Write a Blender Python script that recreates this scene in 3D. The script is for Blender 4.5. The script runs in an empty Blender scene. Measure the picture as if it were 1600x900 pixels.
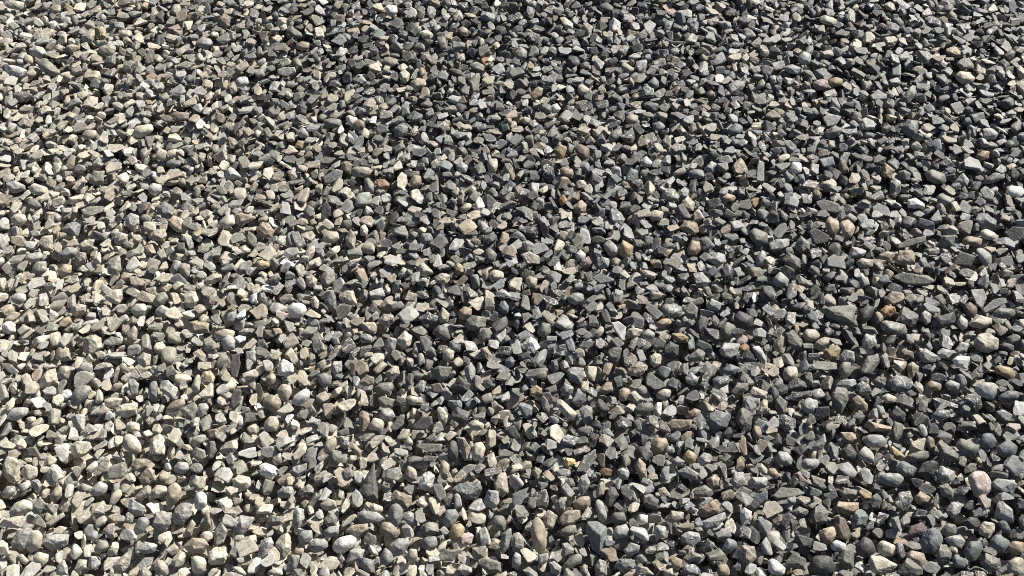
import bpy, math, random
import numpy as np
from math import radians, sin, cos, pi

# ------------------------------------------------------------------ camera, sky, sun, exposure
C = bpy.context.scene
COL = C.collection
PITCH = radians(62.0)
CAM_H = 1.30
HFOV = radians(68.0)
cam_data = bpy.data.cameras.new('camera')
cam_data.sensor_width = 36.0
cam_data.lens = 18.0 / math.tan(HFOV / 2)
cam_data.clip_start = 0.01
cam_data.clip_end = 500.0
cam = bpy.data.objects.new('camera', cam_data)
cam.location = (0, 0, CAM_H)
cam.rotation_euler = (radians(90) - PITCH, 0, 0)
COL.objects.link(cam)
C.camera = cam

SUN_AZ = radians(47.0)      # clockwise from +Y (the way the camera looks)
SUN_EL = radians(37.0)
world = bpy.data.worlds.new("World")
C.world = world
world.use_nodes = True
wn, wl = world.node_tree.nodes, world.node_tree.links
wn.clear()
sky = wn.new('ShaderNodeTexSky'); sky.sky_type = 'NISHITA'; sky.sun_disc = False
sky.sun_elevation = SUN_EL; sky.sun_rotation = SUN_AZ
sky.dust_density = 2.5; sky.air_density = 0.8
bg = wn.new('ShaderNodeBackground'); bg.inputs['Strength'].default_value = 0.05
wo = wn.new('ShaderNodeOutputWorld')
wl.new(sky.outputs[0], bg.inputs[0]); wl.new(bg.outputs[0], wo.inputs[0])
sd = bpy.data.lights.new('sun', 'SUN'); sd.energy = 5.0; sd.angle = radians(0.53); sd.color = (1.0, 0.96, 0.88)
sun = bpy.data.objects.new('sun', sd)
sun.rotation_euler = (pi / 2 - SUN_EL, 0, pi - SUN_AZ)
sun.location = (3, 3, 5)
COL.objects.link(sun)
vs = C.view_settings
vs.view_transform = 'Standard'; vs.look = 'None'; vs.gamma = 1.0; vs.use_curve_mapping = False
vs.exposure = 0.70
C.cycles.use_denoising = False
C.cycles.filter_width = 1.0
C.cycles.max_bounces = 5

rng = np.random.default_rng(20240611)
random.seed(5)

# ------------------------------------------------------------------ projection
FPX = 800.0 / math.tan(HFOV / 2)           # the photograph is 1600 x 900
R = np.array([1.0, 0, 0]); U = np.array([0, sin(PITCH), cos(PITCH)]); F = np.array([0, cos(PITCH), -sin(PITCH)])
EYE = np.array([0, 0, CAM_H])

def ray(px, py):
    return F + R * ((px - 800.0) / FPX) + U * ((450.0 - py) / FPX)

def on_level(px, py, z):
    d = ray(px, py)
    t = (z - CAM_H) / d[2]
    return EYE + d * t, t                   # t is the depth along the camera axis

def to_photo(p):
    v = p - EYE
    dz = v @ F
    return 800.0 + FPX * (v @ R) / dz, 450.0 - FPX * (v @ U) / dz

# ------------------------------------------------------------------ materials
def nd(nt, kind, **kw):
    n = nt.nodes.new(kind)
    for k, v in kw.items():
        setattr(n, k, v)
    return n

def stone_material(name, attr_type):
    m = bpy.data.materials.new(name)
    m.use_nodes = True
    nt = m.node_tree
    L = nt.links.new
    b = nt.nodes['Principled BSDF']
    col = nd(nt, 'ShaderNodeAttribute', attribute_name='col', attribute_type=attr_type)
    seed = nd(nt, 'ShaderNodeAttribute', attribute_name='seed', attribute_type=attr_type)
    loc = nd(nt, 'ShaderNodeAttribute', attribute_name='rock', attribute_type='GEOMETRY')

    def math_(op, a, bb=None, c=None, clamp=False):
        n = nd(nt, 'ShaderNodeMath', operation=op, use_clamp=clamp)
        for i, x in enumerate((a, bb, c)):
            if x is None: continue
            if isinstance(x, (int, float)): n.inputs[i].default_value = x
            else: L(x, n.inputs[i])
        return n.outputs[0]

    def noise(scale, detail, rough=0.6, dist=0.0, vec=None, woff=0.0):
        n = nd(nt, 'ShaderNodeTexNoise', noise_dimensions='4D')
        n.inputs['Scale'].default_value = scale
        n.inputs['Detail'].default_value = detail
        n.inputs['Roughness'].default_value = rough
        n.inputs['Distortion'].default_value = dist
        L(vec or loc.outputs['Vector'], n.inputs['Vector'])
        L(math_('MULTIPLY_ADD', seed.outputs['Fac'], 97.0, woff), n.inputs['W'])
        return n.outputs['Fac']

    def ramp(x, a, bb):
        n = nd(nt, 'ShaderNodeMapRange', interpolation_type='SMOOTHSTEP')
        n.inputs['From Min'].default_value = a; n.inputs['From Max'].default_value = bb
        L(x, n.inputs['Value'])
        return n.outputs[0]

    def mix(f, a, bb, blend='MIX'):
        n = nd(nt, 'ShaderNodeMix', data_type='RGBA', blend_type=blend)
        if isinstance(f, (int, float)): n.inputs['Factor'].default_value = f
        else: L(f, n.inputs['Factor'])
        for s, x in (('A', a), ('B', bb)):
            i = [q for q in n.inputs if q.name == s and q.type == 'RGBA'][0]
            if isinstance(x, tuple): i.default_value = x
            else: L(x, i)
        return [q for q in n.outputs if q.type == 'RGBA'][0]

    # broad blotches, grain and flecks of the rock itself (in metres)
    blotch = noise(90.0, 4.0, 0.62, 0.6)
    grain = noise(520.0, 3.0, 0.7, 0.0, woff=5.0)
    bri = math_('MULTIPLY_ADD', ramp(blotch, 0.3, 0.7), 0.62, 0.70)
    bri = math_('MULTIPLY', bri, math_('MULTIPLY_ADD', grain, 0.65, 0.68))
    comb = nd(nt, 'ShaderNodeCombineColor')
    for i in range(3): L(bri, comb.inputs[i])
    base = mix(1.0, col.outputs['Color'], comb.outputs[0], 'MULTIPLY')
    # knocked edges and corners are paler than the weathered faces
    geo = nd(nt, 'ShaderNodeNewGeometry')
    worn = ramp(math_('MULTIPLY_ADD', math_('SUBTRACT', grain, 0.5), 0.10, geo.outputs['Pointiness']), 0.52, 0.60)
    base = mix(math_('MULTIPLY', worn, 0.55), base, mix(0.35, col.outputs['Color'], (0.60, 0.59, 0.56, 1)))
    # layering: thin bands across the stone, on some stones only
    wv = nd(nt, 'ShaderNodeTexWave', wave_type='BANDS', bands_direction='DIAGONAL')
    wv.inputs['Scale'].default_value = 45.0; wv.inputs['Distortion'].default_value = 7.0
    wv.inputs['Detail'].default_value = 3.0; wv.inputs['Detail Scale'].default_value = 1.6
    L(loc.outputs['Vector'], wv.inputs['Vector'])
    s2 = math_('FRACT', math_('MULTIPLY', seed.outputs['Fac'], 7.31))
    layered = math_('MULTIPLY', ramp(s2, 0.66, 0.80), math_('MULTIPLY', wv.outputs['Fac'], 0.45))
    base = mix(layered, base, (0.045, 0.047, 0.05, 1))
    # white calcite veins on few
    vein = math_('SUBTRACT', 1.0, ramp(math_('ABSOLUTE', math_('SUBTRACT', noise(55.0, 2.0, 0.5, 0.8, woff=11.0), 0.5)), 0.006, 0.022))
    s3 = math_('FRACT', math_('MULTIPLY', seed.outputs['Fac'], 13.7))
    base = mix(math_('MULTIPLY', vein, math_('MULTIPLY', ramp(s3, 0.72, 0.82), 0.75)), base, (0.62, 0.60, 0.56, 1))
    # warm or dusty film in patches
    film = ramp(noise(60.0, 3.0, 0.6, 0.3, woff=23.0), 0.48, 0.70)
    base = mix(math_('MULTIPLY', film, 0.17), base, (0.33, 0.285, 0.215, 1))
    # dark specks
    speck = ramp(noise(900.0, 1.0, 0.5, woff=31.0), 0.66, 0.74)
    base = mix(math_('MULTIPLY', speck, 0.35), base, (0.04, 0.038, 0.035, 1))
    L(base, b.inputs['Base Color'])
    rough = math_('MULTIPLY_ADD', grain, 0.4, 0.38)
    L(rough, b.inputs['Roughness'])
    b.inputs['Specular IOR Level'].default_value = 0.45
    bump = nd(nt, 'ShaderNodeBump')
    bump.inputs['Strength'].default_value = 0.85
    bump.inputs['Distance'].default_value = 0.0014
    hgt = math_('ADD', math_('MULTIPLY', noise(230.0, 5.0, 0.65, 0.3, woff=41.0), 1.0), math_('MULTIPLY', grain, 0.35))
    L(hgt, bump.inputs['Height'])
    L(bump.outputs[0], b.inputs['Normal'])
    return m

MAT_GEO = stone_material('crushed_stone', 'GEOMETRY')
MAT_INST = stone_material('crushed_stone_scattered', 'INSTANCER')

# ------------------------------------------------------------------ ground sheet under and round the gravel
BED_X, BED_Y0, BED_Y1 = 1.76, -0.36, 2.06
def ground():
    m = bpy.data.materials.new('gravel_ground'); m.use_nodes = True
    nt = m.node_tree; b = nt.nodes['Principled BSDF']; L = nt.links.new
    tc = nd(nt, 'ShaderNodeTexCoord')
    v = nd(nt, 'ShaderNodeTexVoronoi'); v.inputs['Scale'].default_value = 42.0
    v.inputs['Randomness'].default_value = 1.0
    L(tc.outputs['Object'], v.inputs['Vector'])
    cr = nd(nt, 'ShaderNodeValToRGB'); e = cr.color_ramp.elements
    e[0].position = 0.0; e[0].color = (0.07, 0.072, 0.075, 1); e[1].position = 1.0; e[1].color = (0.42, 0.39, 0.33, 1)
    x = e.new(0.5); x.color = (0.20, 0.19, 0.165, 1)
    sep = nd(nt, 'ShaderNodeSeparateColor'); L(v.outputs['Color'], sep.inputs[0])
    L(sep.outputs[0], cr.inputs[0]); L(cr.outputs[0], b.inputs['Base Color'])
    b.inputs['Roughness'].default_value = 0.85
    bp = nd(nt, 'ShaderNodeBump'); bp.invert = True
    bp.inputs['Distance'].default_value = 0.02; L(v.outputs['Distance'], bp.inputs['Height']); L(bp.outputs[0], b.inputs['Normal'])
    me = bpy.data.meshes.new('ground')
    S = 150.0                                   # a shallow tray holds the bed, the land goes on round it
    a, b2, c2, d2, e = BED_X + .02, BED_Y0 - .02, BED_Y1 + .02, 0.0, 0.042
    me.from_pydata([(-S, -S, e), (S, -S, e), (S, S, e), (-S, S, e), (-a, b2, e), (a, b2, e), (a, c2, e), (-a, c2, e),
                    (-a, b2, 0), (a, b2, 0), (a, c2, 0), (-a, c2, 0)], [],
                   [(0, 1, 5, 4), (1, 2, 6, 5), (2, 3, 7, 6), (3, 0, 4, 7), (4, 5, 9, 8), (5, 6, 10, 9), (6, 7, 11, 10), (7, 4, 8, 11), (8, 9, 10, 11)])
    me.materials.append(m)
    o = bpy.data.objects.new('ground', me); o.location = (0, 0, -0.05)
    o['kind'] = 'structure'
    COL.objects.link(o)
ground()

# ------------------------------------------------------------------ stone shapes
import bmesh
def ico(level):
    bm = bmesh.new(); bmesh.ops.create_icosphere(bm, subdivisions=level, radius=1.0)
    v = np.array([p.co[:] for p in bm.verts]); v /= np.linalg.norm(v, axis=1)[:, None]
    f = np.array([[q.index for q in p.verts] for p in bm.faces], dtype=np.int32)
    bm.free()
    return v, f
ICO5 = ico(5); ICO4 = ico(4)

LAT = rng.standard_normal((24, 24, 24))
def vnoise(p, freq, off):
    q = p * freq + off
    i = np.floor(q).astype(int); t = q - i; t = t * t * (3 - 2 * t)
    out = 0
    for dx in (0, 1):
        for dy in (0, 1):
            for dz in (0, 1):
                w = (t[:, 0] if dx else 1 - t[:, 0]) * (t[:, 1] if dy else 1 - t[:, 1]) * (t[:, 2] if dz else 1 - t[:, 2])
                out = out + w * LAT[(i[:, 0] + dx) % 24, (i[:, 1] + dy) % 24, (i[:, 2] + dz) % 24]
    return out

def unit(a):
    return a / np.linalg.norm(a, axis=-1, keepdims=True)

def from_planes(dirs, N, h, p):
    """radius along each direction of the solid bounded by planes N.x = h; p large = crisp edges, small = worn round"""
    q = np.maximum(dirs @ N.T, 0) / h
    return (q ** p).sum(axis=1) ** (-1.0 / p)

def roughen(dirs, r, amp, g):
    o = g.uniform(0, 24, 3)
    n = vnoise(dirs, 1.7, o) * 0.55 + vnoise(dirs, 4.0, o + 3) * 0.28 + vnoise(dirs, 9.0, o + 7) * 0.12
    ridge = np.abs(vnoise(dirs, 3.1, o + 11))
    return r * (1 + amp * n - amp * 0.7 * np.minimum(ridge, 0.25) / 0.25 * 0.4)

def loose_stone(g, kind):
    """a free stone in a unit frame: long axis x, middle y, short z"""
    dirs = ICO4[0]
    if kind == 'r':
        n = g.integers(9, 14); N = unit(g.standard_normal((n, 3))); h = g.uniform(0.84, 1.0, n); p = g.uniform(7, 12); amp = 0.045
        N = np.vstack([N, np.eye(3), -np.eye(3)]); h = np.append(h, [1.0] * 6)
    elif kind == 'a':
        n = g.integers(6, 11); N = unit(g.standard_normal((n, 3))); h = g.uniform(0.50, 0.86, n); p = g.uniform(10, 30); amp = 0.065
        N = np.vstack([N, np.eye(3), -np.eye(3)]); h = np.append(h, g.uniform(0.75, 1.0, 6))
    else:
        n = g.integers(5, 8); a = np.sort(g.uniform(0, 2 * pi, n)); N = np.stack([np.cos(a), np.sin(a), g.uniform(-0.5, 0.5, n)], 1)
        h = g.uniform(0.6, 0.95, n); p = g.uniform(22, 50); amp = 0.075
        N = np.vstack([unit(N), unit(np.array([[0.08, 0.1, 1.0], [g.uniform(-.2, .2), -0.1, -1.0]])), np.eye(3)[:2], -np.eye(3)[:2]])
        h = np.append(h, [0.8, 0.8, 1, 1, 1, 1])
    r = roughen(dirs, from_planes(dirs, N, h, p), amp, g)
    v = dirs * r[:, None]
    v -= (v.max(0) + v.min(0)) / 2
    return v / np.abs(v).max(0)

PALETTE = {
    'white': (.66, .645, .61), 'cream': (.50, .455, .355), 'beige': (.385, .345, .275), 'tan': (.305, .252, .185),
    'greytan': (.187, .188, .160), 'lgrey': (.338, .340, .322), 'bgrey': (.180, .194, .196), 'dgrey': (.076, .077, .076),
    'slate': (.046, .049, .053), 'green': (.152, .172, .160), 'pgreen': (.345, .365, .32), 'brown': (.185, .150, .115),
    'rbrown': (.215, .165, .14), 'otan': (.42, .32, .23), 'ochre': (.36, .275, .155), 'orange': (.38, .22, .11),
    'yellow': (.80, .56, .24), 'rust': (.29, .165, .10), 'red': (.19, .135, .13), 'pink': (.50, .40, .36)}

def dust_and_sunlight(px, py):
    """how much pale tan dust and painted sunlight lie on the bed: plenty at the photo's left, none at its right"""
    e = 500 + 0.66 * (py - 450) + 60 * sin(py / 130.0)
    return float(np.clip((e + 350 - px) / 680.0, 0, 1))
DUST = np.array([.50, .455, .355])

def mesh_from(name, v, f, col, seed, rock, mats, pid=None):
    me = bpy.data.meshes.new(name)
    me.vertices.add(len(v)); me.vertices.foreach_set('co', np.ascontiguousarray(v, dtype=np.float32).ravel())
    me.loops.add(len(f) * 3); me.polygons.add(len(f))
    me.loops.foreach_set('vertex_index', np.ascontiguousarray(f, dtype=np.int32).ravel())
    me.polygons.foreach_set('loop_start', np.arange(0, len(f) * 3, 3, dtype=np.int32))
    for nm, tp, arr in (('col', 'FLOAT_COLOR', col), ('seed', 'FLOAT', seed), ('rock', 'FLOAT_VECTOR', rock)):
        a = me.attributes.new(nm, tp, 'POINT')
        arr = np.ascontiguousarray(arr, dtype=np.float32)
        a.data.foreach_set({'FLOAT_COLOR': 'color', 'FLOAT': 'value', 'FLOAT_VECTOR': 'vector'}[tp], arr.ravel())
    for m in mats: me.materials.append(m)
    me.update(calc_edges=True)
    return me

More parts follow.
